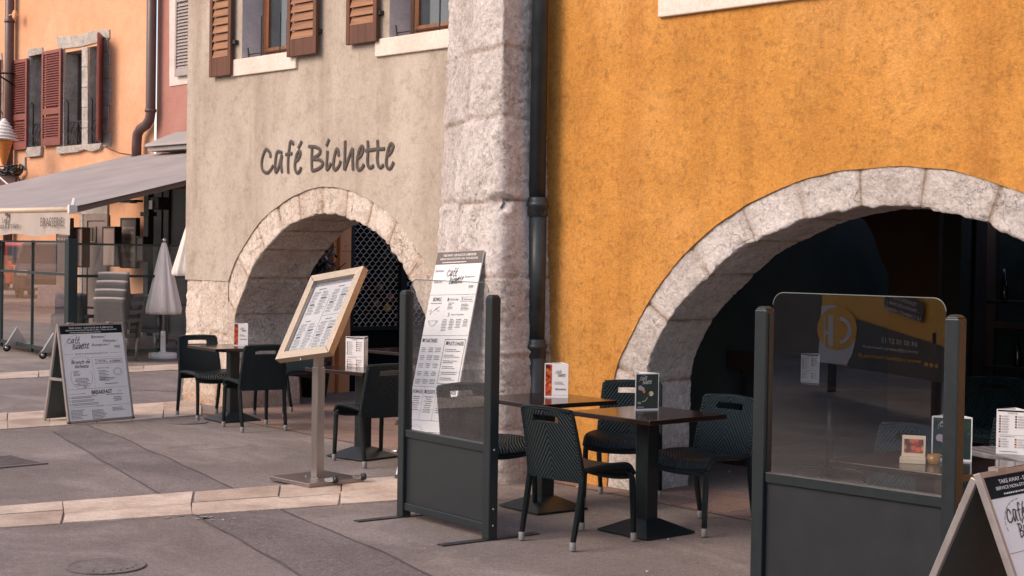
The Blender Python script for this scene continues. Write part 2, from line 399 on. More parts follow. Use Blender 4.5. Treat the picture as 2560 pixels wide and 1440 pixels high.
red_m = plain('oxblood_paint', (.20, .050, .038), .5, 0, .12, 5)
rslat_m = plain('oxblood_slat', (.17, .045, .038), .5)
chair_m = weave('black_weave', (.0015, .008, .011), (.008, .020, .025), 240, .36)
leg_m = weave('black_leg_wrap', (.0015, .008, .011), (.014, .022, .026), 420, .42, False)
rattan_m = weave('grey_rattan', (.05, .05, .05), (.30, .28, .27), 260, .5)
brat_m = weave('brown_rattan', (.035, .022, .016), (.24, .15, .10), 260, .5)
cap_m = plain('leg_cap_plastic', (.20, .20, .20), .5)
top_m = plain('dark_tabletop', (.020, .011, .009), .13, 0, .3, 5, None, .002, .55)
tblack_m = plain('table_base_enamel', (.006, .011, .013), .38)
white_m = plain('white_print', (.76, .75, .75), .42, 0, .03, 2)
paper_m = plain('menu_paper', (.66, .64, .65), .5, 0, .05, 2)
ink_m = plain('print_ink', (.035, .032, .035), .5)
band_m = plain('dark_print_band', (.014, .018, .020), .9, 0, .1, 2, None, .002, .1)
brband_m = plain('brown_print_band', (.11, .080, .065), .45)
photo_m = None
steel_m = steel('brushed_steel', (.42, .37, .35), .34); chrome_m = steel('chrome', (.6, .6, .6), .16)
warmsteel_m = steel('warm_brushed_steel', (.52, .42, .31), .42)
alu_m = plain('aluminium_frame', (.36, .33, .32), .4, .6)
shutter_m = wood('stained_shutter_wood', (.040, .011, .003), (.15, .045, .013), 2, .6)
slat_m = wood('stained_slat_wood', (.15, .055, .020), (.36, .165, .070), 0, .6)
wframe_m = wood('window_frame_wood', (.10, .035, .014), (.28, .11, .045), 2, .4)
wpane_m = plain('window_pane_dark', (.045, .055, .065), .06, 0, .3, 2, None, .002, .8)
dkglass_m = plain('dark_opening', (.012, .014, .018), .2)
canvas_m = plain('awning_canvas', (.29, .265, .26), .85, 0, .14, 1.2, 200, .0006)
valance_m = plain('valance_canvas', (.40, .34, .30), .85, 0, .08, 3, 200, .0006)
hem_m = plain('awning_hem', (.13, .085, .06), .7)
cream_paint = plain('cream_paint', (.62, .47, .33), .4)
white_paint = plain('white_plastic', (.66, .63, .62), .45)
parasol_m = plain('parasol_canvas', (.74, .67, .63), .85, 0, .06, 5, 250, .0008)
letter_m = plain('sign_letter_brown', (.062, .044, .036), .6, 0, .25, 9)
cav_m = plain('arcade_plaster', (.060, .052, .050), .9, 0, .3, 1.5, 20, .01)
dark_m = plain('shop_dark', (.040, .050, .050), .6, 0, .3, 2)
owood_m = wood('orange_door_wood', (.72, .27, .11), (.85, .38, .18), 2, .45, .4)
black_wire = plain('black_cable', (.01, .01, .011), .5)
screen_glass = glass('screen_glass', (.93, .95, .95), .10, .34, 0, .015)
mirror_glass = glass('screen_glass_reflective', (.80, .86, .88), .15, .42, 0, .001)
terr_glass = glass('terrace_glass', (.55, .6, .62), .42, .85, .004, .02)
clear_glass = glass('terrace_side_glass', (.80, .85, .86), .05, .16, 0, .03)
case_glass = glass('menu_case_glass', (.93, .93, .93), .03, .2, .01, .01)
INK = dict(dark=ink_m, white=white_m, band=band_m, brown=brband_m)
# ---------------------------------------------------------------- ground
g_m = asphalt('asphalt', (.158, .131, .120), (.210, .176, .163), (.250, .213, .198), 150, .7)
g2_m = asphalt('coarse_asphalt', (.125, .104, .100), (.165, .139, .134), (.205, .175, .169), 90, .9)
slab_m = slabs('cream_paving', [(.40, .30, .235), (.52, .415, .335), (.60, .50, .425)])
m = MB(); m.quad((-160, -120, 0), (120, -120, 0), (120, 120, 0), (-160, 120, 0)); struct(m.build('ground', g_m))
# coarser trench of asphalt crossing the street, and its tarred seams
A0, A1, B0, B1 = G(215, 1060), G(1010, 1408), G(130, 1080), G(750, 1440)
def ext(a, b, k): return b + (b - a) * k
m = MB(); q = [A0, ext(A0, A1, .6), ext(B0, B1, .6), B0]
m.quad(*[(p.x, p.y, .004) for p in q]); struct(m.build('road_patch', g2_m))
def crack(a, b, w, name):
    m = MB(); n = 60; d = (b - a); pr = Vector((-d.y, d.x, 0)).normalized()
    c = [a + d * (i / n) + pr * (.05 * noise.noise(Vector((i * .3, a.x, 0)))) for i in range(n + 1)]
    for i in range(n):
        w0 = w * (.5 + abs(noise.noise(Vector((i * .7, a.y, 3))))); w1 = w * (.5 + abs(noise.noise(Vector(((i + 1) * .7, a.y, 3)))))
        m.quad(*[(p.x, p.y, .008) for p in (c[i] - pr * w0, c[i] + pr * w0, c[i + 1] + pr * w1, c[i + 1] - pr * w1)])
    return struct(m.build(name, tar_m))
tar_m = plain('tar_seam', (.075, .064, .064), .8)
crack(A0, ext(A0, A1, .6), .008, 'road_seam'); crack(B0, ext(B0, B1, .6), .006, 'road_seam')
crack(G(0, 985), G(330, 1000), .010, 'road_seam'); crack(G(330, 975), G(450, 980), .02, 'road_seam'); crack(G(480, 1130), G(640, 1115), .005, 'road_seam')
# cream stone bands laid across the street
def strip(a0, a1, b0, b1, ts, name, two=True):
    """a0->a1 far edge, b0->b1 near edge; slabs with open joints"""
    m = MB(); rnd = random.Random(len(name) + int(abs(a0.x * 10)))
    t = ts[0]
    while t < ts[1]:
        L = rnd.uniform(.13, .32); t2 = t + L; sp = rnd.choice([.5, .42, .58, .5, 0]) if two else 0
        cells = [(0, 1)] if not sp else [(0, sp), (sp, 1)]
        for s0, s1 in cells:
            sh = 0
            def p(tt, ss): 
                A = a0 + (a1 - a0) * tt; B = b0 + (b1 - b0) * (tt); q = A + (B - A) * ss; return (q.x, q.y)
            g = .002; gs = .008
            c = [p(t + g + sh, s0 + gs), p(t2 - g + sh, s0 + gs), p(t2 - g + sh, s1 - gs), p(t + g + sh, s1 - gs)]
            z = .010 + rnd.uniform(-.002, .003); c = [(x + rnd.uniform(-.012, .012), y + rnd.uniform(-.012, .012)) for x, y in c]
            m.hexa([(x, y, -.02) for x, y in c], [(x, y, z) for x, y in c]); m.solid = 1; m.a += [rnd.random()] * 8
        t = t2
    o = struct(m.build(name, slab_m, bevel=.003)); return o
strip(G(0, 1269), G(1000, 1193), G(0, 1322), G(1000, 1254), (-2.2, 1.0), 'stone_band')
strip(G(0, 1035), G(469, 1003), G(0, 1076), G(469, 1042), (-3.0, 1.05), 'stone_band')
strip(G(0, 933), G(441, 912), G(0, 949), G(441, 926), (-4.0, 1.4), 'stone_band', False)
a, b = G(496, 1033), G(1890, 1306)
m = MB(); m.quad((a.x, a.y, .006), (b.x + 0, b.y, .006), (-1.5, b.y - .25, .006), (-1.5, 9.0, .006), (-7.6, 8.9, .006), (-9.6, 9.3, .006), (-9.6, 13.9, .006), (-14.85, 13.9, .006), (-14.85, 9.4, .006), (a.x - .3, 9.2, .006))
m.v = m.v; struct(m.build('brick_pavement', pavers('pink_pavers')))
def disc(c, r, name, label, mat):
    m = MB(); m.lathe([(r, 0), (r, .006), (r * .93, .0065), (r * .9, .004), (r * .35, .004), (r * .32, .007), (.001, .007)], 28, (c.x, c.y, .003))
    for k in range(-3, 4):
        h = r * .75; w = math.sqrt(max(0, h * h - (k * r * .2) ** 2)); m.box(c.x - w, c.y + k * r * .2 - .006, .004, c.x + w, c.y + k * r * .2 + .006, .0115)
    return tag(m.build(name, mat), label, 'manhole cover')
cov_m = plain('worn_iron_cover', (.145, .122, .116), .6, 0, .25, 12, 60, .002)
disc(G(265, 1417), .21, 'manhole_cover', 'round manhole cover in the asphalt nearest the lower left corner', cov_m)
disc(G(468, 1056), .20, 'manhole_cover', 'small round cover in the pavement below the leftmost cafe chair', cov_m)
t = thing('drain_grate', 'square slotted drain grate in the asphalt at the left edge', 'drain', G(2, 1157))
m = MB(); m.box(-.3, -.25, .001, .3, -.22, .012); m.box(-.3, .22, .001, .3, .25, .012); m.box(-.3, -.22, .001, -.27, .22, .012); m.box(.27, -.22, .001, .3, .22, .012); m.build('frame', cov_m, t)
m = MB()
for k in range(13): m.box(-.25 + k * .04, -.22, .001, -.232 + k * .04, .22, .010)
m.build('bars', cov_m, t)
m = MB()
for k in range(26):
    c = G(random.uniform(0, 2500), random.uniform(1080, 1435)); r = random.uniform(.004, .011)
    m.lathe([(r * .6, 0), (r, r * .4), (r * .5, r), (.0008, r * 1.1)], 6, (c.x, c.y, .004))
tag(m.build('pebbles', plain('pale_grit', (.4, .36, .34), .8)), 'scattered pale grit and pebbles on the asphalt', 'grit', kind='stuff')
m = MB(); c = G(512, 1297)
for k in range(24):
    a = random.random() * 6.28; r = abs(random.gauss(0, .12)); s = random.uniform(.006, .022)
    x, y = c.x + r * math.cos(a) * 1.5, c.y + r * math.sin(a) * .8
    m.quad(*[(x + s * math.cos(q) * random.uniform(.6, 1.2), y + s * math.sin(q), .0085) for q in [i * 1.047 for i in range(6)]])
struct(m.build('paint_splash', plain('white_spill', (.30, .27, .26), .8)))
# ---------------------------------------------------------------- masonry helpers
def resample(pts, n):
    pts = [Vector(p) for p in smooth_line(pts, 6)]; L = [0]
    for a, b in zip(pts, pts[1:]): L.append(L[-1] + (b - a).length)
    out = []; j = 0
    for i in range(n + 1):
        s = L[-1] * i / n
        while j < len(L) - 2 and L[j + 1] < s: j += 1
        f = (s - L[j]) / max(1e-9, L[j + 1] - L[j]); out.append(pts[j].lerp(pts[j + 1], min(1, f)))
    return out, L[-1]
def rough(p, amp=1.):
    return amp * (.005 * noise.noise(p * 3.1) + .004 * noise.noise(p * 9.0) + .0055 * noise.noise(p * 23) + .0055 * noise.noise(p * 44))
def arch_ring(outer, inner, v, depth, joints, mat, name, parent, n=260, amp=1., step=.02):
    """voussoir ring: face from outer to inner outline, then soffit back to v+depth"""
    O, Lo = resample(outer, n); I, Li = resample(inner, n)
    nf = 14; nd = max(10, int(depth / .035)); m = MB(); rows = []
    for i in range(n + 1):
        o, q = O[i], I[i]; s = i / n
        tan = (I[min(i + 1, n)] - I[max(i - 1, 0)]).normalized(); inn = Vector((tan.y, -tan.x))
        jd = min(abs(s - j) for j in joints) * Li
        row = []
        for k in range(nf + nd + 1):
            if k <= nf:
                f = k / nf; p2 = o.lerp(q, f); P = Vector((p2.x, v, p2.y)); nn = Vector((0, -1, 0))
                if k == nf: nn = Vector((inn.x * .7, -.7, inn.y * .7))
                g = max(0, 1 - jd / .03)
            else:
                f = (k - nf) / nd; P = Vector((q.x, v + depth * f, q.y)); nn = Vector((inn.x, 0, inn.y))
                jb = min(abs(depth * f - x) for x in (depth * .55,)) if depth > .5 else 1
                g = max(0, 1 - jd / .03) 
            wv = noise.noise(P * 4) * .5 + .5
            e = 0
            if k in (nf, nf + 1, nf - 1): e = .012 * noise.noise(P * 6) + .010 * noise.noise(P * 19)
            blk = .010 * noise.noise(Vector((sum(1 for j in joints if j < s) * 7.7, v, 0)))
            P = P + nn * (rough(P, amp) + blk * amp - .016 * g * wv + (e if k <= nf + 1 else 0))
            if k in (nf, nf - 1): P.x += inn.x * e * 1.2; P.z += inn.y * e * 1.2
            row.append(len(m.v)); m.v.append(tuple(P)); m.a.append(min(1, g * 1.2 * (.5 + wv))); m.b.append(.5 + .5 * math.sin(sum(1 for j in joints if j < s) * 12.9898 * 3 + v))
        rows.append(row)
    for a, b in zip(rows, rows[1:]):
        for k in range(len(a) - 1): m.f.append((a[k], a[k + 1], b[k + 1], b[k]))
    return m.build(name, mat, parent, smooth=True)
def stone_sheet(path, zs, hj, vj, mat, name, parent, amp=1., ds=.03, batter=None, pits=()):
    """path: list of (x,y) plan points; sheet of squared blocks between zs[0] and zs[1]; hj joint heights, vj list of joint arc positions per course"""
    P = [Vector(p) for p in path]; L = [0]
    for a, b in zip(P, P[1:]): L.append(L[-1] + (b - a).length)
    n = max(4, int(L[-1] / ds)); nz = int((zs[1] - zs[0]) / ds); m = MB()
    for j in range(nz + 1):
        z = zs[0] + (zs[1] - zs[0]) * j / nz
        for i in range(n + 1):
            s = L[-1] * i / n; k = 0
            while k < len(L) - 2 and L[k + 1] < s: k += 1
            f = (s - L[k]) / (L[k + 1] - L[k]); p = P[k].lerp(P[k + 1], f); d = (P[k + 1] - P[k]).normalized(); nn = Vector((d.y, -d.x, 0))
            if f < .12 and k > 0: d0 = (P[k] - P[k - 1]).normalized(); nn = (nn + Vector((d0.y, -d0.x, 0)) * (1 - f / .12)).normalized()
            off = batter(z, s / L[-1]) if batter else 0
            course = sum(1 for h in hj if h < z)
            w = .03 * noise.noise(Vector((s * 2.5, z * 2.5, 5)))
            gh = max(0, 1 - min([abs(z + w - h) for h in hj] + [9]) / .022)
            gv = max(0, 1 - min([abs(s + w - x) for x in vj[course % len(vj)]] + [9]) / .02)
            g = max(gh, gv); q = Vector((p.x, p.y, z)); wv = noise.noise(q * 4) * .5 + .5
            edge = 0
            for x in L[1:-1]: edge = max(edge, 1 - abs(s - x) / .05)
            chip = -.03 * max(0, edge) * max(0, noise.noise(q * 5) + .1)
            q = q + nn * (off + rough(q, amp) + .012 * noise.noise(Vector((course * 3.3, sum(1 for x in vj[course % len(vj)] if x < s) * 5.1, 1))) - .02 * g * (.4 + wv) + chip)
            for pc, pr, pd_ in pits:
                e_ = (q - Vector(pc)); e_.z *= 1.6; k_ = e_.length / pr
                if k_ < 1.4: q = q - nn * pd_ * max(0, 1 - k_ * (.8 + .5 * noise.noise(q * 20)))
            m.v.append(tuple(q)); m.a.append(min(1, g * (.4 + wv))); m.b.append(.5 + .5 * math.sin(course * 7.3 + sum(1 for x in vj[course % len(vj)] if x < s) * 4.7))
    for j in range(nz):
        for i in range(n):
            a = j * (n + 1) + i; m.f.append((a, a + 1, a + n + 2, a + n + 1))
    return m.build(name, mat, parent, smooth=True)
def wall_rects(m, u0, u1, z0, z1, v, holes, edge=.0):
    """flat wall with rectangular holes (x0,z0,x1,z1); reveals are built apart"""
    xs = sorted({u0, u1, *[h[0] for h in holes], *[h[2] for h in holes]}); zz = sorted({z0, z1, *[h[1] for h in holes], *[h[3] for h in holes]})
    xs = [x for x in xs if u0 <= x <= u1]; zz = [z for z in zz if z0 <= z <= z1]
    for a, b in zip(xs, xs[1:]):
        for c, d in zip(zz, zz[1:]):
            if any(h[0] - 1e-6 <= a and b <= h[2] + 1e-6 and h[1] - 1e-6 <= c and d <= h[3] + 1e-6 for h in holes): continue
            m.quad((a, v, c), (b, v, c), (b, v, d), (a, v, d))
def over_arch(m, outer, ztop, v, lip):
    """plaster between the arch outline and ztop; the outline edge gets a lip back to v+lip"""
    O, _ = resample(outer, 120)
    O = [Vector((p.x, p.y + .008 * noise.noise(Vector((p.x * 6, p.y * 6, v))))) for p in O]
    for a, b in zip(O, O[1:]):
        if b.x - a.x > 1e-5: m.quad((a.x, v, a.y), (b.x, v, b.y), (b.x, v, ztop), (a.x, v, ztop))
        m.quad((a.x, v, a.y), (a.x, v + lip, a.y), (b.x, v + lip, b.y), (b.x, v, b.y))
    return O
# ---------------------------------------------------------------- ochre building (right)
YV = 8.33
youter = [(-7.585, -.02), (-7.565, .45), (-7.515, .867), (-7.385, 1.116), (-7.208, 1.389), (-7.036, 1.592), (-6.803, 1.802), (-6.491, 2.005), (-6.147, 2.153), (-5.736, 2.272), (-5.28, 2.303)]
yinner = [(-7.24, -.02), (-7.24, .45), (-7.225, .863), (-7.137, 1.092), (-6.967, 1.334), (-6.736, 1.537), (-6.484, 1.733), (-6.239, 1.852), (-5.932, 1.967), (-5.598, 2.038), (-5.28, 2.060)]
def mirror(p, c): return p + [(2 * c - x, z) for x, z in p[-2::-1]]
youter, yinner = mirror(youter, -5.28), mirror(yinner, -5.28)
ob = thing('ochre_building', 'ochre rendered building with a wide pale stone arch on the right', 'building')
m = MB(); wall_rects(m, -8.55, -7.585, -.02, 2.42, YV, []); wall_rects(m, -2.975, .5, -.02, 2.42, YV, []); over_arch(m, youter, 2.42, YV, .06)
wh = (-6.85, 3.68, -5.85, 5.0)
wall_rects(m, -8.55, .5, 2.42, 6.2, YV, [wh]); m.build('wall', yellow_m, ob)
arch_ring(youter, yinner, YV + .012, .52, [.045, .125, .20, .275, .345, .41, .475, .54, .61, .68, .76, .83, .9, .96], stone2_m, 'arch_ring', ob, 330)
m = MB(); m.box(-7.14, YV - .035, 3.425, -5.55, YV + .1, 3.66); m.build('window_sill', sill_m, ob, bevel=.01)
f = MB(); f.box(wh[0], YV + .2, wh[1], wh[2], YV + .25, wh[1] + .07); f.box(wh[0], YV + .2, wh[1] + .07, wh[0] + .07, YV + .25, wh[3]); f.box(wh[2] - .07, YV + .2, wh[1] + .07, wh[2], YV + .25, wh[3])
fo = f.build('window', wframe_m, ob); m = MB(); m.box(wh[0] + .07, YV + .22, wh[1] + .07, wh[2] - .07, YV + .235, wh[3]); m.build('pane', wpane_m, fo)
# arcade room behind; its dimness is put into the dark wall colour
m = MB()
def inbox(m, x0, y0, x1, y1, z1):
    m.quad((x0, y0, 0), (x0, y1, 0), (x0, y1, z1), (x0, y0, z1)); m.quad((x1, y0, 0), (x1, y1, 0), (x1, y1, z1), (x1, y0, z1))
    m.quad((x0, y1, 0), (x1, y1, 0), (x1, y1, z1), (x0, y1, z1)); m.quad((x0, y0, z1), (x1, y0, z1), (x1, y1, z1), (x0, y1, z1))
inbox(m, -8.3, YV + .53, -.2, 13.4, 2.75); m.f.pop(); m.v = m.v[:-4]; m.quad((-8.3, YV + .53, 2.75), (-.2, YV + .53, 2.75), (-.2, 12.5, 2.75), (-8.3, 12.5, 2.75)); m.build('arcade_room', dark_m, ob)  # ceiling stops short of the back wall, an added slot for daylight
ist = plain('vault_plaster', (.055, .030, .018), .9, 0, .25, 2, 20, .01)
# a cross arch of brown plaster inside the room
pts = [V(px, py, 11.2) for px, py in [(2150, 540), (2168, 560), (2184, 590), (2200, 640), (2222, 690)]]
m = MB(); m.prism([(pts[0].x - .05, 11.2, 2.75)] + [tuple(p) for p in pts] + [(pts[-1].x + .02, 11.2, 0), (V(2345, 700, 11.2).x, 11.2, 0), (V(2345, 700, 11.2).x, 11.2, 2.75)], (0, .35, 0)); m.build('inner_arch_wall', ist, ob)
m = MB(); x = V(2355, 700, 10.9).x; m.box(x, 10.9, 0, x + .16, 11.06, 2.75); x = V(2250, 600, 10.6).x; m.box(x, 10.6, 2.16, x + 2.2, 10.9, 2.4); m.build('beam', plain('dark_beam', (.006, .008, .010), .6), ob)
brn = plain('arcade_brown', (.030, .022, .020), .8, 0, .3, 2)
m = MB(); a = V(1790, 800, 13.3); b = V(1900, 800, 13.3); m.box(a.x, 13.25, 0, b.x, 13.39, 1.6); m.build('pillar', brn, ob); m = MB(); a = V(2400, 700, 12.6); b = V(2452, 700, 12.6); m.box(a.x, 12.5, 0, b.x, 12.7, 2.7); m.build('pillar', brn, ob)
# ---------------------------------------------------------------- grey cafe building
GV = 9.25
gouter = [(-14.03, 1.36), (-13.91, 1.564), (-13.712, 1.777), (-13.453, 2.004), (-13.133, 2.169), (-12.76, 2.303), (-12.30, 2.368)]
ginner = [(-13.80, -.02), (-13.83, .4), (-13.905, .754), (-13.90, 1.0), (-13.80, 1.184), (-13.703, 1.34), (-13.576, 1.531), (-13.351, 1.725), (-13.067, 1.911), (-12.754, 2.03), (-12.30, 2.095)]
gfull = mirror(gouter, -12.3); gif = mirror(ginner, -12.3)
gb = thing('cafe_building', 'grey plastered cafe building with a round stone arch and wooden shutters', 'building')
Z1 = 1.375
def WX(px, py=100): return V(px, py, GV)
w1 = (V(604.6, 149, GV).x, 3.765, V(731, 120, GV).x, 5.2); w2 = (V(973, 92, GV).x, 3.765, V(1150, 60, GV).x, 5.2)
m = MB(); wall_rects(m, -14.886, gfull[0][0], Z1, 2.5, GV, []); wall_rects(m, gfull[-1][0], -8.7, Z1, 2.5, GV, []); over_arch(m, gfull, 2.5, GV, .05)
wall_rects(m, -14.886, -8.7, 2.5, 7.2, GV, [w1, w2])
m.quad((-14.886, GV, Z1), (-14.886, GV + .05, Z1), (gfull[0][0], GV + .05, Z1), (gfull[0][0], GV, Z1))
m.quad((-14.886, GV, Z1), (-14.886, 20, Z1), (-14.886, 20, 7.2), (-14.886, GV, 7.2)); m.build('wall', grey_m, gb)
# arch ring above the impost, full jamb below (the face of the jamb is the pier sheet)
ring_o = [(-14.05, .0), (-14.04, .6), (-14.035, 1.2)] + gfull + [(-10.565, 1.2), (-10.56, .6), (-10.55, 0)]
arch_ring(ring_o, gif, GV + .014, .80, [.09, .17, .245, .315, .375, .43, .49, .55, .61, .67, .74, .82, .9], stone_m, 'arch_ring', gb, 300)
stone_sheet([(-14.89, 10.2), (-14.89, GV + .015), (-14.03, GV + .015)], (-.02, Z1 + .01), [.36, .80], [[1.28, 1.62], [1.45], [1.25, 1.55]], stone_m, 'stone_pier', gb, 1.3, .025, lambda z, s: .03 * max(0, 1 - z / .5))
stone_sheet([(-10.58, GV + .015), (-8.9, GV + .015)], (-.02, Z1 + .01), [.4, .85], [[.5, 1.1], [.8], [.4]], stone_m, 'stone_pier', gb, 1.2, .03)
for w in (w1, w2):
    m = MB(); m.quad((w[0], GV, w[1]), (w[0], GV + .42, w[1]), (w[0], GV + .42, w[3]), (w[0], GV, w[3])); m.build('window_reveal', reveal_m, gb); m = MB(); m.quad((w[2], GV, w[1]), (w[2], GV + .42, w[1]), (w[2], GV + .42, w[3]), (w[2], GV, w[3]))
    m.build('window_reveal', reveal_m, gb)
    y = GV + .24; x0 = w[0] + .03; x1 = w[2] - .01; z = w[1] + .002
    fr = MB(); fr.box(x0, y, z, x1, y + .06, z + .07); fr.box(x0, y, z + .07, x0 + .07, y + .06, w[3]); fr.box(x1 - .07, y, z + .07, x1, y + .06, w[3])
    fr.box(x0 + .085, y - .015, z + .075, x1 - .085, y + .04, z + .125); fr.box(x0 + .085, y - .015, z + .125, x0 + .13, y + .04, w[3]); fr.box(x1 - .13, y - .015, z + .125, x1 - .085, y + .04, w[3])
    fo = fr.build('window', wframe_m, gb, bevel=.005)
    m = MB(); m.box(x0 + .07, y + .015, z + .07, x1 - .07, y + .03, w[3]); m.build('pane', wpane_m, fo)
    m = MB(); m.tube([(w[0] - .0, GV + .09, z + .055), (w[2], GV + .09, z + .055)], .006, 6)
    for k in (.25, .62): m.tube([(w[0] + (w[2] - w[0]) * k, GV + .09, z), (w[0] + (w[2] - w[0]) * k, GV + .09, z + .45)], .007, 6)
    m.tube([(w[0] + .06, GV + .05, z), (w[0] + .04, GV + .05, z + .12)], .008, 6); m.build('window_bar', iron_m, gb)
def sillbox(a, b, c, name='window_sill'):
    m = MB(); m.box(a, GV - .03, b, c, GV + .3, 3.765); return m.build(name, sill_m, gb, bevel=.008)
sillbox(V(582, 152, GV).x, 3.585, V(745, 127, GV).x); sillbox(V(943, 103, GV).x, 3.595, V(1150, 100, GV).x)
def shutter(x0, x1, z0, z1, y, slatn, label, mat, smat, parent, name='shutter', lower=.22, th=.035, hw=True, mid=False):
    """louvred shutter standing flat on the wall at y (its back)"""
    r = .055 if x1 - x0 < .6 else .075; t = thing(name, None, None) if False else None
    m = MB(); yf = y - th
    m.box(x0, yf, z0, x0 + r, y, z1); m.box(x1 - r, yf, z0, x1, y, z1); m.box(x0 + r, yf + .003, z0, x1 - r, y - .003, z0 + lower); m.box(x0 + r, yf + .003, z1 - .08, x1 - r, y - .003, z1)
    if mid: zm = z0 + (z1 - z0) * mid; m.box(x0 + r, yf + .003, zm - .07, x1 - r, y - .003, zm + .07)
    fr = m.build(name, mat, parent, bevel=.004)
    m = MB(); n = slatn
    for k in range(n):
        z = z0 + lower + (z1 - .08 - z0 - lower) * (k + .5) / n
        if mid and abs(z - zm) < .09: continue
        h = (z1 - z0 - lower) / n
        m.hexa([(x0 + r, yf + .004, z - h * .42), (x1 - r, yf + .004, z - h * .42), (x1 - r, yf + .010, z - h * .42 - .004), (x0 + r, yf + .010, z - h * .42 - .004)],
               [(x0 + r, y - .008, z + h * .42), (x1 - r, y - .008, z + h * .42), (x1 - r, y - .002, z + h * .42 - .004), (x0 + r, y - .002, z + h * .42 - .004)])
    m.build('slats', smat, fr)
    return fr
sy = GV - .035
def sx(px, py, v=None): return V(px, py, v or sy).x
shutter(sx(529, 160), sx(582, 153), 3.60, 5.3, sy, 16, '', shutter_m, slat_m, gb, lower=.20)
shutter(sx(725, 127), sx(798, 115), 3.70, 5.3, sy - .01, 15, '', shutter_m, slat_m, gb, lower=.17)
shutter(sx(871, 97), sx(947, 93), 3.74, 5.3, sy, 15, '', shutter_m, slat_m, gb, lower=.18)
for px, py in ((593, 106), (802, 78), (955, 33)):
    m = MB(); p = V(px, py, GV); m.box(p.x - .04, GV - .05, p.z - .02, p.x + .03, GV, p.z + .02); m.build('hinge', iron_m, gb)
# interior of the arcade
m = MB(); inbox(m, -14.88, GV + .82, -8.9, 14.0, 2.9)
m.f.pop(); m.v = m.v[:-4]; m.quad((-14.88, GV + .82, 2.9), (-8.9, GV + .82, 2.9), (-8.9, 10.25, 2.9), (-14.88, 10.25, 2.9)); m.build('arcade_room', cav_m, gb)  # only a front strip of ceiling; opening added so skylight reaches the end wall
# stone buttress at the party wall
path = [(-9.45, 9.3), (V(1117, 300, 8.32).x, 8.32), (V(1186, 130, 7.96).x, 7.96), (-8.30, 7.88), (-8.30, 8.40)]
def bat(z, s): return .14 * max(0, 1 - z / 3.4) ** 1.0 + .02 * (z < 1.0)
hj = [.42, .95, 1.55, 2.12, 2.75, 3.28, 3.9]
tag(stone_sheet([Vector(p) for p in path], (-.02, 6.6), hj, [[1.35, 1.72], [1.55], [1.40, 2.1], [1.62], [1.45], [1.68]], stone2_m, 'stone_buttress', None, 1.5, .020, bat, [((-8.27, 7.84, 2.10), .10, .13), ((-8.45, 7.90, 2.14), .06, .03), ((-8.30, 8.1, 3.0), .05, .03), ((-8.5, 7.93, 2.95), .09, .03), ((-8.24, 7.82, 1.93), .04, .03)]), 'pale rough stone buttress between the grey and the ochre facades', 'buttress')
# dark drainpipe beside the buttress
t = thing('drainpipe', 'thick black drainpipe between the stone buttress and the ochre wall', 'drainpipe', (-8.205, 8.175, 0))
m = MB(); m.lathe([(.063, 2.1), (.063, 6.5)], 24); m.lathe([(.066, 1.06), (.066, 2.06)], 24, (.012, -.0, 0)); m.lathe([(.072, -.01), (.072, .96)], 24, (.02, 0, 0)); m.build('pipe', pipe_m, t, True)
for z, x in ((2.10, .006), (1.02, .014)):
    m = MB(); m.lathe([(.068, -.09), (.079, -.085), (.079, -.02), (.086, -.015), (.086, .012), (.074, .018), (.074, .05), (.066, .055)], 24, (x, 0, z)); m.build('collar', pipe_m, t, True)
m = MB(); m.lathe([(.072, .60), (.080, .605), (.080, .64), (.072, .645)], 24, (.02, 0, 0)); m.build('bracket', iron_m, t); m = MB(); m.box(-.1, -.01, 2.03, .1, .012, 2.05); m.build('bracket', iron_m, t)
# painted cafe name, cut letters standing on the plaster
t = thing('wall_lettering', 'handwritten dark brown cafe name lettering on the grey wall above the arch', 'sign', (0, 0, 0))
for nm, strokes in (('first_word', CAFE), ('second_word', BICH)):
    m = MB()
    for st in strokes:
        pts = [V(640 + x / 7.111, 330 + y / 7.111, GV - .008) for x, y in smooth_line([Vector((a, b)) for a, b in st], 4)]
        m.tube(pts, .0185, 10, True, (1, .22, 1))
    o = m.build(nm, letter_m, t)
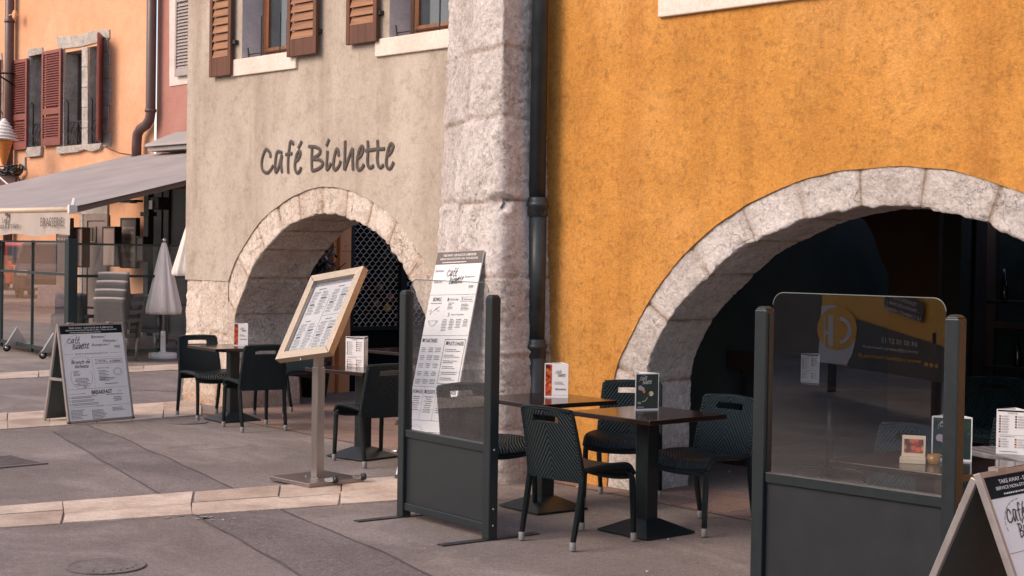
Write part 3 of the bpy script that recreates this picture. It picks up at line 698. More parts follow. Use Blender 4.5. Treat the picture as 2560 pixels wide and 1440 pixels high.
# ---------------------------------------------------------------- cafe furniture
GR_CH = 'black woven cafe chairs'
def cgrid(fn, nu, nv):
    vs = [fn(i / nu, j / nv) for j in range(nv + 1) for i in range(nu + 1)]
    fs = [(j * (nu + 1) + i, j * (nu + 1) + i + 1, (j + 1) * (nu + 1) + i + 1, (j + 1) * (nu + 1) + i) for j in range(nv) for i in range(nu)]
    return vs, fs
def thick(mb, fn, nu, nv, nrm, th, hole=None):
    """two skins of a curved sheet joined at the rim; hole=(i0,i1,j0,j1) cells left open"""
    def inh(i, j): return hole and hole[0] <= i < hole[1] and hole[2] <= j < hole[3]
    k = len(mb.v); P = []
    for j in range(nv + 1):
        for i in range(nu + 1):
            p = Vector(fn(i / nu, j / nv)); n = Vector(nrm(i / nu, j / nv)); P.append((p, n))
    for s in (.5, -.5):
        for p, n in P: mb.v.append(tuple(p + n * th * s))
    W = nu + 1; o = len(P)
    for j in range(nv):
        for i in range(nu):
            if inh(i, j): continue
            a = k + j * W + i; mb.f.append((a, a + 1, a + W + 1, a + W)); mb.f.append((a + o + W, a + o + W + 1, a + o + 1, a + o))
    edges = [((0, j), (0, j + 1)) for j in range(nv)] + [((nu, j), (nu, j + 1)) for j in range(nv)] + [((i, 0), (i + 1, 0)) for i in range(nu)] + [((i, nv), (i + 1, nv)) for i in range(nu)]
    if hole:
        i0, i1, j0, j1 = hole
        edges += [((i0, j), (i0, j + 1)) for j in range(j0, j1)] + [((i1, j), (i1, j + 1)) for j in range(j0, j1)] + [((i, j0), (i + 1, j0)) for i in range(i0, i1)] + [((i, j1), (i + 1, j1)) for i in range(i0, i1)]
    for (i, j), (i2, j2) in edges:
        a, b = k + j * W + i, k + j2 * W + i2; mb.f.append((a, b, b + o, a + o))
def make_chair(label):
    t = thing('cafe_chair', label, 'chair', (0, 0, 0), 0, GR_CH)
    # seat: saddle with a waterfall front (y forward)
    def sf(u, v):
        x = (u - .5) * (.43 + .012 * v); y = -.19 + .44 * v
        z = .430 + .012 * math.cos((u - .5) * PI * 1.0) * -1 + .012 + .015 * math.sin(v * PI * .9)
        if v > .82: q = (v - .82) / .18; z -= .052 * q * q; y -= .018 * q
        z += .012 * (abs(u - .5) * 2) ** 4
        return (x, y, z)
    m = MB(); thick(m, sf, 20, 22, lambda u, v: (0, 0, 1) if v < .85 else (0, .6, .8), .035); m.build('seat', chair_m, t, True, .004)
    # back panel with a hand slot
    def bf(u, v):
        w = .452 - .045 * v; x = (u - .5) * w; z = .385 + .415 * v
        y = -.205 - .085 * v ** 1.3 - .022 * (1 - (2 * u - 1) ** 2) * (.4 + .6 * v)
        z += .010 * (1 - (2 * u - 1) ** 2) * v
        return (x, y, z)
    m = MB(); thick(m, bf, 20, 22, lambda u, v: (0, .97, .2), .024, (5, 15, 18, 20)); m.build('backrest', chair_m, t, True, .004)
    m = MB()
    for s in (-1, 1):
        m.tube([bf(.5 + s * .5, v / 12) for v in range(13)], .0155, 8)
    m.tube([Vector(bf(u / 16, 1)) + Vector((0, 0, .002)) for u in range(17)], .015, 8); m.tube([Vector(bf(u / 16, .02)) + Vector((0, .014, .045)) for u in range(17)], .010, 6)
    for s in (-1, 1): m.tube([Vector(sf(.5 + s * .5, v / 10)) for v in range(11)], .017, 8)
    m.tube([Vector(sf(u / 10, 1)) + Vector((0, -.01, -.01)) for u in range(11)], .017, 8)
    m.build('woven_rim', leg_m, t, True)
    for s in (-1, 1):
        l = MB(); l.tube([(s * .212, .205, .425), (s * .214, .228, .375), (s * .215, .238, .22), (s * .218, .245, .045)], [.018, .0195, .019, .0165], 10)
        o = l.build('leg', leg_m, t, True)
        c = MB(); c.lathe([(.0175, 0), (.0185, .003), (.0185, .047), (.0165, .050)], 14, (s * .218, .2455, 0)); c.build('leg_cap', cap_m, o, True)
        l = MB(); l.tube([(s * .222, -.200, .43), (s * .221, -.212, .36), (s * .219, -.240, .2), (s * .216, -.272, .045)], [.018, .0195, .019, .0165], 10)
        o = l.build('leg', leg_m, t, True)
        c = MB(); c.lathe([(.0175, 0), (.0185, .003), (.0185, .047), (.0165, .050)], 14, (s * .216, -.273, 0)); c.build('leg_cap', cap_m, o, True)
    return t
CH = [  # x, y, heading, label
 (-13.30, 8.55, -9, 'black woven cafe chair at the far left, facing the leftmost table from the left'),
 (-12.20, 8.36, 166, 'black woven cafe chair with its back to the steel menu stand, at the leftmost table'),
 (-12.98, 9.30, -82, 'black woven cafe chair half hidden behind the steel menu case, beyond the leftmost table'),
 (-9.68, 7.79, 170, 'black woven cafe chair turned left between the steel menu stand and the first glass screen'),
 (-7.44, 6.98, -4, 'black woven cafe chair whose back shows through the glass of the smaller screen'),
 (-6.26, 6.64, 89, 'front black woven cafe chair with its back to the street, nearest the viewer'),
 (-7.07, 7.93, -60, 'black woven cafe chair against the foot of the ochre wall behind two tables'),
 (-6.07, 7.56, -89, 'black cafe chair catching light on its herringbone back, just left of the large screen'),
 (-4.45, 7.02, -97, 'black woven cafe chair seen through the glass of the large screen, behind the dark table'),
 (-4.15, 7.95, -80, 'black woven cafe chair mostly hidden by the right post of the large screen'),
]
c0 = make_chair(CH[0][3]); c0.location = (CH[0][0], CH[0][1], 0.006); c0.rotation_euler.z = math.radians(CH[0][2] - 90)
for x, y, h, lb in CH[1:]: dup(c0, (x, y, .006), math.radians(h - 90), lb)
# ---- tables
def make_table(label, mat=None, cat='table', stripes=False):
    t = thing('cafe_table', label, cat, (0, 0, 0), 0, 'square pedestal cafe tables')
    m = MB(); m.box(-.345, -.345, .712, .345, .345, .742); m.build('tabletop', mat or top_m, t, bevel=.004)
    m = MB(); m.box(-.052, -.052, .07, .052, .052, .695); m.build('column', tblack_m, t, bevel=.008)
    m = MB(); m.box(-.19, -.19, .695, .19, .19, .7115); m.build('top_plate', tblack_m, t)
    m = MB(); b = [(-.215, -.215), (.215, -.215), (.215, .215), (-.215, .215)]
    m.hexa([(x, y, 0) for x, y in b], [(x, y, .010) for x, y in b]); m.hexa([(x * .99, y * .99, .010) for x, y in b], [(x * .28, y * .28, .085) for x, y in b]); m.build('base', tblack_m, t, bevel=.002)
    return t
TB = [(-12.93, 8.60, -9, 'leftmost square dark table with a photo menu, beside the stone pier'), (-9.98, 7.93, 6, 'square dark table behind the steel menu stand with a folded price list'),
      (-7.22, 7.30, -7, 'square dark table beside the smaller glass screen, against the buttress'), (-6.19, 7.17, -3, 'square dark table in front of the wide arch, with the dark dessert menu'),
      (-3.86, 6.56, 1, 'square dark table behind the large screen with a small box and a menu')]
t0 = make_table(TB[0][3]); t0.location = (TB[0][0], TB[0][1], .006); t0.rotation_euler.z = math.radians(TB[0][2])
for x, y, r, lb in TB[1:]: dup(t0, (x, y, .006), math.radians(r), lb)
def striped(name):
    m, t, b = nt(name); co = coords(t, (1, 30, 1)); n = noise_(t, co, 1.6, 6, .7)
    t.links.new(ramp(t, n, [(.35, (.05, .045, .045)), (.5, (.16, .15, .15)), (.65, (.38, .36, .35))]), b.inputs['Base Color']); b.inputs['Roughness'].default_value = .3; return m
tt = make_table('square grey striped wood table at the right edge with a white price list', striped('striped_laminate')); tt.location = (-3.62, 7.36, .006); tt.rotation_euler.z = math.radians(-26)
# ---- printed table menus
def food(name, base, spots):
    m, t, b = nt(name); co = coords(t); v = N(t, 'ShaderNodeTexVoronoi', Scale=38.); t.links.new(co, v.inputs['Vector'])
    c = ramp(t, v.outputs['Color'], [(0, spots[0]), (.4, spots[1]), (.7, spots[2]), (1, spots[3])])
    d = ramp(t, v.outputs['Distance'], [(.3, (1, 1, 1)), (.75, (.12, .12, .12))])
    t.links.new(mix(t, 1.0, c, d, 'MULTIPLY'), b.inputs['Base Color']); b.inputs['Roughness'].default_value = .35; return m
tomato_m = food('tomato_picture', None, [(.6, .09, .02), (.5, .04, .02), (.7, .22, .05), (.25, .05, .02)])
dkgreen_m = plain('dessert_picture', (.010, .024, .022), .4); leafg = plain('leaf_print', (.02, .10, .03), .5); cream_ice = plain('ice_cream_print', (.65, .50, .36), .5); glassp = plain('coupe_print', (.35, .28, .33), .5); orp = plain('orange_print', (.55, .16, .03), .5)
INK.update(photo=tomato_m, backing=dkgreen_m, leaves=leafg, ice_cream=cream_ice, coupe=glassp, fruit=orp)
def facade_cover(a):
    a.rect(.04, .04, .27, a.H / a.W - .10, 'photo'); a.logo(.48, .28, .38, 'dark'); a.dash(.42, .74, .48, 3, .045, 'dark'); 
    a.stroke(BICH, .45, 1.02, .45, .07, (930, 125, 2445, 700), .012, 'dark', .2); a.rect(.36, a.H / a.W - .1, .6, .008, 'dark')
def dessert_cover(a):
    h = a.H / a.W; a.rect(.035, .035, .93, h - .09, 'backing'); a.logo(.20, .10, .46, 'white')
    for k in range(16):
        x, y = random.uniform(.1, .9), random.choice([random.uniform(.15, .5), random.uniform(.75, 1.25)]); x = .75 + .15 * random.random() if y < .55 else x
        s = .035; a.poly([(x, y), (x + s, y - s * .4), (x + 2 * s, y), (x + s, y + s * .5)], 'leaves', 3)
    def blob(cx, cy, r, ink, k): a.poly([(cx + r * math.cos(i * .785), cy - r * math.sin(i * .785)) for i in range(8)][::-1], ink, k)
    blob(.2, .55, .1, 'coupe', 3); blob(.3, .6, .08, 'coupe', 4); blob(.36, .7, .06, 'fruit', 4); blob(.66, .78, .1, 'ice_cream', 4); blob(.55, .80, .06, 'leaves', 4)
    a.line([(.28, 1.08), (.42, 1.05), (.5, .93)], .016, 'white', 4); a.dash(.1, 1.08, .2, 2, .05, 'white'); a.dash(.1, h - .14, .3, 1, .05, 'white')
def price_cover(a):
    h = a.H / a.W; a.rect(.04, .02, .92, .05, 'band'); a.text('CARTE', .35, .09, .3, .05, 'dark')
    for c in (0, 1):
        for r in range(7):
            y = .2 + r * .085
            if c == 1 and r > 4: continue
            a.rect(.08 + c * .5, y, .06, .055, 'dark' if (r + c) % 4 else 'photo'); a.dash(.17 + c * .5, y, .26, 2, .03, 'dark')
    a.rect(.1, .83, .8, .008, 'dark'); a.dash(.1, .86, .6, 1, .05, 'dark')
    for c in (0, 1):
        for r in range(4): y = .95 + r * .08; a.rect(.08 + c * .5, y, .06, .05, 'fruit' if r % 2 == c else 'dark'); a.dash(.17 + c * .5, y, .26, 2, .026, 'dark')
    a.dash(.1, h - .1, .7, 1, .05, 'dark')
def table_menu(label, loc, rz, faces, side=.155, h=.225):
    """three-sided card standing on a table; faces in order round the prism"""
    t = thing('table_menu', label, 'menu card', loc, rz, 'menu cards standing on the tables')
    R = side / math.sqrt(3); P = [Vector((R * math.cos(math.radians(a)), R * math.sin(math.radians(a)), 0)) for a in (210, 330, 90)]
    m = MB()
    for i in range(3):
        a, b = P[i], P[(i + 1) % 3]; d = (b - a).normalized(); n = Vector((d.y, -d.x, 0))
        m.hexa([a, b, b - n * .0015, a - n * .0015], [p + Vector((0, 0, h)) for p in (a, b, b - n * .0015, a - n * .0015)])
    m.build('card', paper_m, t)
    for i, fc in enumerate(faces):
        a, b = P[i], P[(i + 1) % 3]; d = (b - a).normalized(); n = Vector((d.y, -d.x, 0))
        A = Art(a + Vector((0, 0, h)), d, (0, 0, -1), n, side, h); A.n = n; old = A.P
        fc(A); A.finish(t, INK)
    return t
ZT = .748
def onT(px, py): p = G(px, py, .742); return (p.x, p.y, ZT)
# the direction from the card back to the eye, used only to turn cards the way they stand
table_menu('slim tomato photo menu card standing on the leftmost table', (-12.98, 8.74, ZT), math.radians(38), [facade_cover, dessert_cover, price_cover], .15, .225)
table_menu('white folded price list on the table behind the steel menu stand', (-10.16, 8.02, ZT), math.radians(12), [price_cover, price_cover, facade_cover], .20, .25)
table_menu('tomato photo menu card on the table beside the smaller glass screen', (-7.24, 7.44, ZT), math.radians(33), [facade_cover, dessert_cover, price_cover], .165, .232)
table_menu('dark green dessert menu card on the table in front of the wide arch', (-6.34, 7.30, ZT), math.radians(-58 + 5), [facade_cover, dessert_cover, price_cover], .165, .232)
table_menu('dark dessert menu card beside the small box behind the large glass screen', (-3.84, 6.72, ZT), math.radians(30), [dessert_cover, facade_cover, price_cover], .19, .215)
table_menu('white price list with small orange pictures on the striped table', (-3.77, 7.20, ZT), math.radians(22), [price_cover, facade_cover, dessert_cover], .155, .225)
# small cardboard box with an open printed lid, and a candle glass
p = G(2282, 1160, .742)
t = thing('cardboard_box', 'small cream box with an open printed lid on the table behind the large screen', 'box', (p.x, p.y, ZT), math.radians(28))
m = MB(); m.box(-.06, -.04, 0, .06, .04, .026); m.build('tray', cream_paint, t, bevel=.002)
m = MB(); m.hexa([(-.055, .030, .027), (.055, .030, .027), (.055, .036, .027), (-.055, .036, .027)], [(-.055, .060, .125), (.055, .060, .125), (.055, .066, .125), (-.055, .066, .125)]); m.build('lid', cream_paint, t)
A = Art((-.045, .0605 - .006, .112), (1, 0, 0), (0, -.29, -.957), (0, -.957, .29), .09, .08); A.rect(0, .05, 1, .75, 'photo'); A.n = Vector((0, -.957, .29)); A.finish(t, INK)
t = thing('candle_glass', 'small amber candle glass beside the cream box', 'candle', (p.x + .08, p.y + .055, ZT))
m = MB(); m.lathe([(.028, 0), (.030, .004), (.031, .045), (.028, .045), (.027, .008), (.001, .008)], 16); m.build('glass', plain('amber_glass', (.30, .14, .03), .15), t, True)
m = MB(); m.lathe([(.024, .009), (.024, .028), (.001, .030)], 14); m.build('wax', cream_paint, t, True)
# ---------------------------------------------------------------- steel menu stand
bp = G(797, 1207)
t = thing('menu_stand', 'brushed steel menu stand with a tilted glazed case and a square foot', 'menu stand', (0, 0, 0))
x, y = bp.x, bp.y; x -= .02
m = MB(); m.box(x - .25, y - .25, .012, x + .24, y + .25, .042); m.build('base_plate', steel_m, t, bevel=.003)
BLc = V(687.5, 898.5, 6.52); TLc = V(778.6, 685.8, 6.94)
up = (TLc - BLc); up.x = 0; Hh = up.length; up.normalize(); right = Vector((1, 0, 0)); Wd = V(806, 913, 6.52).x - BLc.x; nrm = up.cross(right); nrm = -nrm if nrm.y > 0 else nrm
O = Vector((BLc.x + .0, BLc.y, BLc.z)); xt = (TLc.x - BLc.x)  # case leans back; a slight sideways set of the head
right = Vector((1, 0, 0)); upv = (TLc - BLc).normalized()
right = (right - upv * right.dot(upv)).normalized(); nrm = right.cross(upv); nrm = nrm if nrm.y < 0 else -nrm
post_top = O + right * (Wd * .62) + upv * (Hh * .28) - nrm * .075
m = MB(); m.box(x - .035, y - .035, .042, x + .035, y + .035, .86); m.build('post', steel_m, t, bevel=.004)
m = MB(); m.box(x - .028, y - .028, .86, x + .028, y + .028, 1.02); m.build('head_bracket', steel_m, t)
shift = Vector((0, 0, 0))
def cp(a, b, c): return O + right * (a * Wd) + upv * (b * Hh) + nrm * c
fr = MB(); bw = .11; bh = bw * Wd / Hh; T = .055
def frect(a0, b0, a1, b1, c0, c1, mb): mb.hexa([cp(a0, b0, c0), cp(a1, b0, c0), cp(a1, b1, c0), cp(a0, b1, c0)], [cp(a0, b0, c1), cp(a1, b0, c1), cp(a1, b1, c1), cp(a0, b1, c1)])
def miter(pts, c0, c1, mb): mb.hexa([cp(a, b, c0) for a, b in pts], [cp(a, b, c1) for a, b in pts])
g = .002
miter([(0, 0), (1, 0), (1 - bw - g, bh - g), (bw + g, bh - g)], -T, 0, fr); miter([(0, 1), (bw + g, 1 - bh + g), (1 - bw - g, 1 - bh + g), (1, 1)], -T, 0, fr)
miter([(0, .003), (bw, bh), (bw, 1 - bh), (0, .997)], -T, 0, fr); miter([(1, .003), (1, .997), (1 - bw, 1 - bh), (1 - bw, bh)], -T, 0, fr)
fo = fr.build('case_frame', warmsteel_m, t, bevel=.002)
m = MB(); frect(bw + .002, bh + .002, 1 - bw - .002, 1 - bh - .002, -T, -.035, m); m.build('case_back', steel_m, t)
pap = MB(); a0, a1, b0, b1 = bw + .015, 1 - bw - .02, bh + .015, 1 - bh - .045; frect(a0, b0, a1, b1, -.034, -.0325, pap); po = pap.build('menu_sheet', plain('menu_sheet_paper', (.50, .49, .48), .6, 0, .05, 2), t)
A = Art(cp(a0, b1, -.0325), right, -upv, nrm, Wd * (a1 - a0), Hh * (b1 - b0)); Hn = A.H / A.W
for c in range(2):
    for r in range(2):
        X = .04 + c * .5; Y = .05 + r * Hn * .5; A.dash(X + .1, Y, .2, 1, .045, 'dark')
        for q in range(9 if r else 8):
            A.dash(X + (0 if q % 2 else .02), Y + .07 + q * .062, .19, 2, .026, 'dark'); A.dash(X + .23, Y + .07 + q * .062, .2, 2, .026, 'dark')
        A.rect(X + .02, Y + .33, .1, .03, 'dark'); A.rect(X + .25, Y + .2, .12, .028, 'dark')
A.rect(.5, .25, .006, Hn - .3, 'dark'); A.rect(.5, Hn * .49, .45, .006, 'dark'); A.finish(po, INK)
m = MB(); m.quad(cp(bw, bh, -.008), cp(1 - bw, bh, -.008), cp(1 - bw, 1 - bh, -.008), cp(bw, 1 - bh, -.008)); m.build('case_glass', case_glass, t)
m = MB(); c = cp(.5, .012, -.02); m.tube([cp(.47, -.004, -.02), cp(.47, -.03, -.02)], .006, 8); m.build('lock', chrome_m, t, True)
for dx, dy in ((.20, .24), (.20, -.02)):
    w_ = MB(); c = Vector((x + .27, y + dy - .02, .055)); 
    w_.tube([(c.x, c.y - .012, c.z), (c.x, c.y + .012, c.z)], .026, 16); o = w_.build('castor', iron_m, t, True)
    b_ = MB(); b_.bar((c.x - .10, c.y - .018, .040), (c.x, c.y - .018, c.z + .005), .005, .03); b_.bar((c.x - .10, c.y + .018, .040), (c.x, c.y + .018, c.z + .005), .005, .03); b_.tube([(c.x, c.y - .024, c.z), (c.x, c.y + .024, c.z)], .007, 8); b_.build('fork', chrome_m, o)
for dx, dy in ((-.07, -.05), (.07, -.05), (.07, .07), (-.07, .07)): m = MB(); m.tube([(x + dx, y + dy, .042), (x + dx, y + dy, .05)], .008, 6); m.build('bolt', chrome_m, t)
# ---------------------------------------------------------------- glass wind screens
def wind_screen(label, a, b, gm, posts=1.46, rail=.56, gtop=1.545, feet=True, bot=.06):
    a, b = Vector((a[0], a[1], 0)), Vector((b[0], b[1], 0)); d = (b - a); W = d.length; d.normalize(); rz = math.atan2(d.y, d.x)
    t = thing('wind_screen', label, 'glass screen', (a + b) / 2, rz, 'glass wind screens on the cafe terrace'); h = W / 2; pw = .068
    for s in (-1, 1):
        m = MB(); x = s * (h - pw / 2)
        m.box(x - pw / 2, -pw / 2, .008, x + pw / 2, pw / 2, posts - .016); 
        m.hexa([(x - pw / 2, -pw / 2, posts - .016), (x + pw / 2, -pw / 2, posts - .016), (x + pw / 2, pw / 2, posts - .016), (x - pw / 2, pw / 2, posts - .016)], [(x - pw * .3, -pw * .3, posts), (x + pw * .3, -pw * .3, posts), (x + pw * .3, pw * .3, posts), (x - pw * .3, pw * .3, posts)])
        o = m.build('post', slate_m, t, bevel=.006)
        if feet: m = MB(); m.box(x - .03, -.36, 0.001, x + .03, .36, .008); m.build('foot_plate', plain('worn_foot_plate', (.07, .068, .066), .5, .6, .4, 20), o)
        for z in (.09, .19, rail - .03): m = MB(); m.tube([(x + s * pw / 2, 0, z), (x + s * (pw / 2 + .004), 0, z)], .008, 8); m.build('bolt', chrome_m, o, True)
    i = h - pw - .001; g = .022
    m = MB(); m.box(-i, -g, rail - .05, i, g, rail); m.build('rail', slate_m, t, bevel=.004)
    m = MB(); m.box(-i, -g, bot, i, g, bot + .05); m.build('rail', slate_m, t, bevel=.004)
    m = MB(); m.box(-i, -.006, bot + .051, i, .006, rail - .051); m.build('lower_panel', panel_m, t)
    m = MB(); m.box(-i - .012, -.012, rail - .02, -i + .004, .012, gtop - .10); m.build('glazing_bead', slate_m, t); m = MB(); m.box(i - .004, -.012, rail - .02, i + .012, .012, gtop - .10); m.build('glazing_bead', slate_m, t)
    r = .06; e = i - .012; pts = [(-e, rail)] + [(-e + r - r * math.cos(k * PI / 16), gtop - r + r * math.sin(k * PI / 16)) for k in range(9)] + [(e - r + r * math.sin(k * PI / 16), gtop - r + r * math.cos(k * PI / 16)) for k in range(9)] + [(e, rail)]
    m = MB(); m.quad(*[(x, 0, z) for x, z in pts]); m.build('pane', gm, t)
    ed = MB(); ed.tube([(x, 0, z) for x, z in pts[1:-1]], .0028, 5); ed.build('pane_edge', plain('glass_edge', (.10, .13, .12), .1), t, True)
    return t
s1 = wind_screen('smaller slate framed glass screen with the long white menu showing behind it', G(1002, 1290)[:2], G(1232, 1352)[:2], screen_glass, 1.475, .575, 1.545, True, .05)
s2 = wind_screen('large slate framed glass screen in the right foreground reflecting a street sign', (V(1898, 765, 5.9).x, 5.9), (V(2408, 782, 5.9).x, 5.9), mirror_glass, 1.49, V(2130, 1208, 5.9).z, 1.558, False)
m = MB(); p = G(1000, 1290); m.tube([(p.x - .02, p.y - .01, .58 - .16), (p.x - .075, p.y - .02, .58 - .16)], .008, 8); m.lathe([(.012, -.01), (.012, .01)], 8, (p.x - .03, p.y - .012, .42)); o = m.build('thumb_screw', chrome_m, s1, True); o.matrix_parent_inverse = Matrix.Rotation(s1.rotation_euler.z, 4, 'Z').inverted() @ Matrix.Translation(-s1.location)
# ---------------------------------------------------------------- pavement menu boards
def menu_big(A, tall=False):
    h = A.H / A.W
    hb = .14 if not tall else .19
    A.rect(0, 0, 1, hb, 'brown' if tall else 'band', 1)
    A.text('TAKE AWAY - SUR PLACE OU À EMPORTER', .14, hb * .13, .72, hb * .24, 'white', 0, .01)
    A.text('SERVICE NON-STOP DE 8H À 22H, TOUS LES JOURS', .09, hb * .45, .82, hb * .24, 'white', 0, .01); A.dash(.15, hb * .76, .7, 1, hb * .2, 'white')
    S = .35
    if not tall:
        A.logo(.10, .19, .32, 'dark'); A.text('Bienvenue !', .48, .175, .24, .05, 'dark', S); A.text('Welcome !', .67, .25, .24, .05, 'dark', S); A.text('Buongiorno !', .48, .32, .29, .055, 'dark', S); A.text('你好', .84, .36, .10, .05, 'dark')
        A.text('BRUNCH TOUS LES JOURS DE 8H À 15H', .20, .475, .52, .035, 'dark'); A.rect(.02, .49, .15, .003, 'dark'); A.rect(.76, .49, .22, .003, 'dark')
        for k in range(9):
            a = math.radians(160 - k * 17.5); A.line([(.27 + .13 * math.cos(a), .62 - .07 * math.sin(a)), (.27 + .17 * math.cos(a), .62 - .10 * math.sin(a))], .004, 'dark')
        A.text('Brunch de', .12, .60, .30, .062, 'dark', S, .008); A.text('bichette', .17, .675, .22, .062, 'dark', S, .008)
        el = [(.26 + .17 * math.cos(math.radians(a)), .90 + .20 * math.sin(math.radians(a))) for a in range(-30, 212, 12)]; A.line(el, .003, 'dark')
        A.dash(.14, .78, .12, 4, .024, 'dark'); A.dash(.13, .91, .26, 6, .024, 'dark', True, True); A.text('17€', .26, 1.055, .06, .03, 'dark')
        for k in range(22): A.rect(.455, .56 + k * .027, .006, .008, 'dark'); 
        for k in range(18): A.rect(.46 + k * .028, .56, .01, .005, 'dark')
        A.line([(.50, .60), (.95, .60), (.92, .635), (.95, .675), (.50, .675), (.53, .635), (.50, .60)], .004, 'dark'); A.text('& CRÊPES', .74, .615, .17, .042, 'dark', 0, .015); A.dash(.55, .612, .17, 2, .026, 'dark')
        A.text('NAPPAGE AU CHOIX', .52, .745, .2, .02, 'dark'); A.dash(.54, .79, .20, 8, .025, 'dark'); A.dash(.54, .92, .34, 2, .025, 'dark')
        for r_ in (.075, .055): A.line([(.85 + r_ * math.cos(math.radians(a)), .83 + r_ * .9 * math.sin(math.radians(a))) for a in range(0, 361, 20)], .003, 'dark')
        A.dash(.62, 1.02, .24, 1, .03, 'dark'); y = 1.10
        A.rect(.02, y, .96, .003, 'dark'); A.text('BREAKFAST', .39, 1.135, .33, .07, 'dark', 0, .02); A.rect(.02, 1.18, .18, .003, 'dark'); A.text('SUCRÉ', .22, 1.17, .07, .02, 'dark'); A.text('SALÉ', .82, 1.16, .05, .02, 'dark')
        for k in range(3): A.text(str(k + 1) + '.', .03, 1.225 + k * .06, .02, .03, 'dark', 0, .02); A.dash(.065, 1.222 + k * .06, .48, 2, .023, 'dark')
        A.dash(.62, 1.21, .34, 1, .03, 'dark'); A.dash(.72, 1.26, .15, 3, .03, 'dark', True, True)
        A.rect(.03, 1.41, .4, .003, 'dark'); A.text('SUR MESURE', .44, 1.40, .12, .02, 'dark'); A.rect(.58, 1.41, .4, .003, 'dark')
        for c in range(3): A.dash(.03 + c * .33, 1.45 + .02 * (c == 1), .27, 7 if c < 2 else 3, .024, 'dark')
    else:
        A.text('Bienvenue !', .03, .26, .22, .05, 'dark', S); A.text('Welcome !', .04, .43, .20, .05, 'dark', S); A.text('Buongiorno !', .70, .37, .24, .05, 'dark', S); A.logo(.30, .25, .36, 'dark'); A.text('你好', .82, .52, .1, .05, 'dark')
        y = .66; A.rect(0, y, 1, .004, 'dark'); A.text('BOWLS', .10, .70, .18, .06, 'dark', 0, .01); A.dash(.06, .78, .26, 1, .025, 'dark')
        A.text('1', .42, .71, .02, .05, 'dark'); A.text('Choisis ta base', .46, .715, .2, .035, 'dark', S); A.rect(.70, .70, .27, .004, 'dark'); A.rect(.70, .77, .27, .004, 'dark'); A.text('3', .72, .715, .03, .04, 'dark'); A.text('Choisis ta sauce', .77, .72, .18, .03, 'dark', S)
        A.dash(.45, .78, .14, 5, .022, 'dark'); A.dash(.74, .80, .2, 5, .022, 'dark')
        for k in range(7): A.line([(.14 + .1 * math.cos(k) , .92 + .05 * math.sin(k * 2)), (.18 + .1 * math.cos(k * 1.3), .90 + .06 * math.sin(k))], .005, 'dark')
        A.line([(.08 + .20 * (i / 10), 1.06 + .08 * math.sin(PI * i / 10)) for i in range(11)], .006, 'dark'); A.line([(.08, 1.06), (.28, 1.06)], .005, 'dark')
        A.text('2', .48, .94, .04, .05, 'dark'); A.text('Ajoute 5 ingrédients', .55, .95, .28, .035, 'dark', S)
        for c in range(4): A.dash(.38 + c * .15, 1.03, .12, 8 - c, .024, 'dark', True, True)
        y = 1.28; A.rect(0, y, 1, .004, 'dark'); A.rect(.03, 1.33, .05, .05, 'dark'); A.text('TARTINES', .09, 1.33, .27, .06, 'dark', 0, .01)
        A.line([(.53, 1.34), (.97, 1.34), (.97, 2.0), (.53, 2.0), (.53, 1.34)], .007, 'dark'); A.rect(.56, 1.37, .05, .05, 'dark'); A.text('PLATS CHAUDS', .62, 1.37, .32, .06, 'dark', 0, .01)
        for r in range(5):
            for c in range(3): A.dash(.03 + c * .16, 1.46 + r * .12, .13, 3, .026, 'dark', True, True)
        for r in range(6): A.dash(.57, 1.48 + r * .085, .36, 2, .026, 'dark')
        y = 2.05; A.rect(0, y, 1, .004, 'dark'); A.rect(.27, y, .004, .5, 'dark'); A.rect(.55, y, .004, .5, 'dark')
        A.text('FROMAGES', .03, 2.10, .22, .055, 'dark', 0, .01); A.rect(.29, 2.10, .04, .05, 'dark'); A.text('DESSERTS', .34, 2.10, .19, .055, 'dark', 0, .01); A.text('SORBETS/GLACES', .58, 2.10, .39, .055, 'dark', 0, .01)
        A.dash(.04, 2.19, .2, 7, .032, 'dark', True, True); A.dash(.31, 2.19, .2, 8, .032, 'dark', True, True); A.dash(.6, 2.19, .15, 8, .032, 'dark'); A.dash(.78, 2.24, .15, 7, .032, 'dark', True, True)
        y = 2.55; A.rect(0, y, 1, .004, 'dark'); A.text('Brunch de', .08, 2.70, .30, .07, 'dark', S, .008); A.text('bichette', .13, 2.79, .22, .07, 'dark', S, .008)
        for k in range(9):
            a = math.radians(160 - k * 17.5); A.line([(.25 + .13 * math.cos(a), 2.72 - .07 * math.sin(a)), (.25 + .17 * math.cos(a), 2.72 - .11 * math.sin(a))], .004, 'dark')
        A.line([(.52, 2.72), (.95, 2.72), (.92, 2.76), (.95, 2.80), (.52, 2.80), (.55, 2.76), (.52, 2.72)], .005, 'dark'); A.text('& CRÊPES', .74, 2.735, .16, .045, 'dark', 0, .01); A.dash(.57, 2.735, .14, 2, .026, 'dark')
        A.text('NAPPAGE AU CHOIX', .53, 2.92, .22, .022, 'dark'); A.dash(.53, 2.97, .3, 8, .03, 'dark'); A.dash(.1, 2.95, .3, 8, .03, 'dark', True, True)
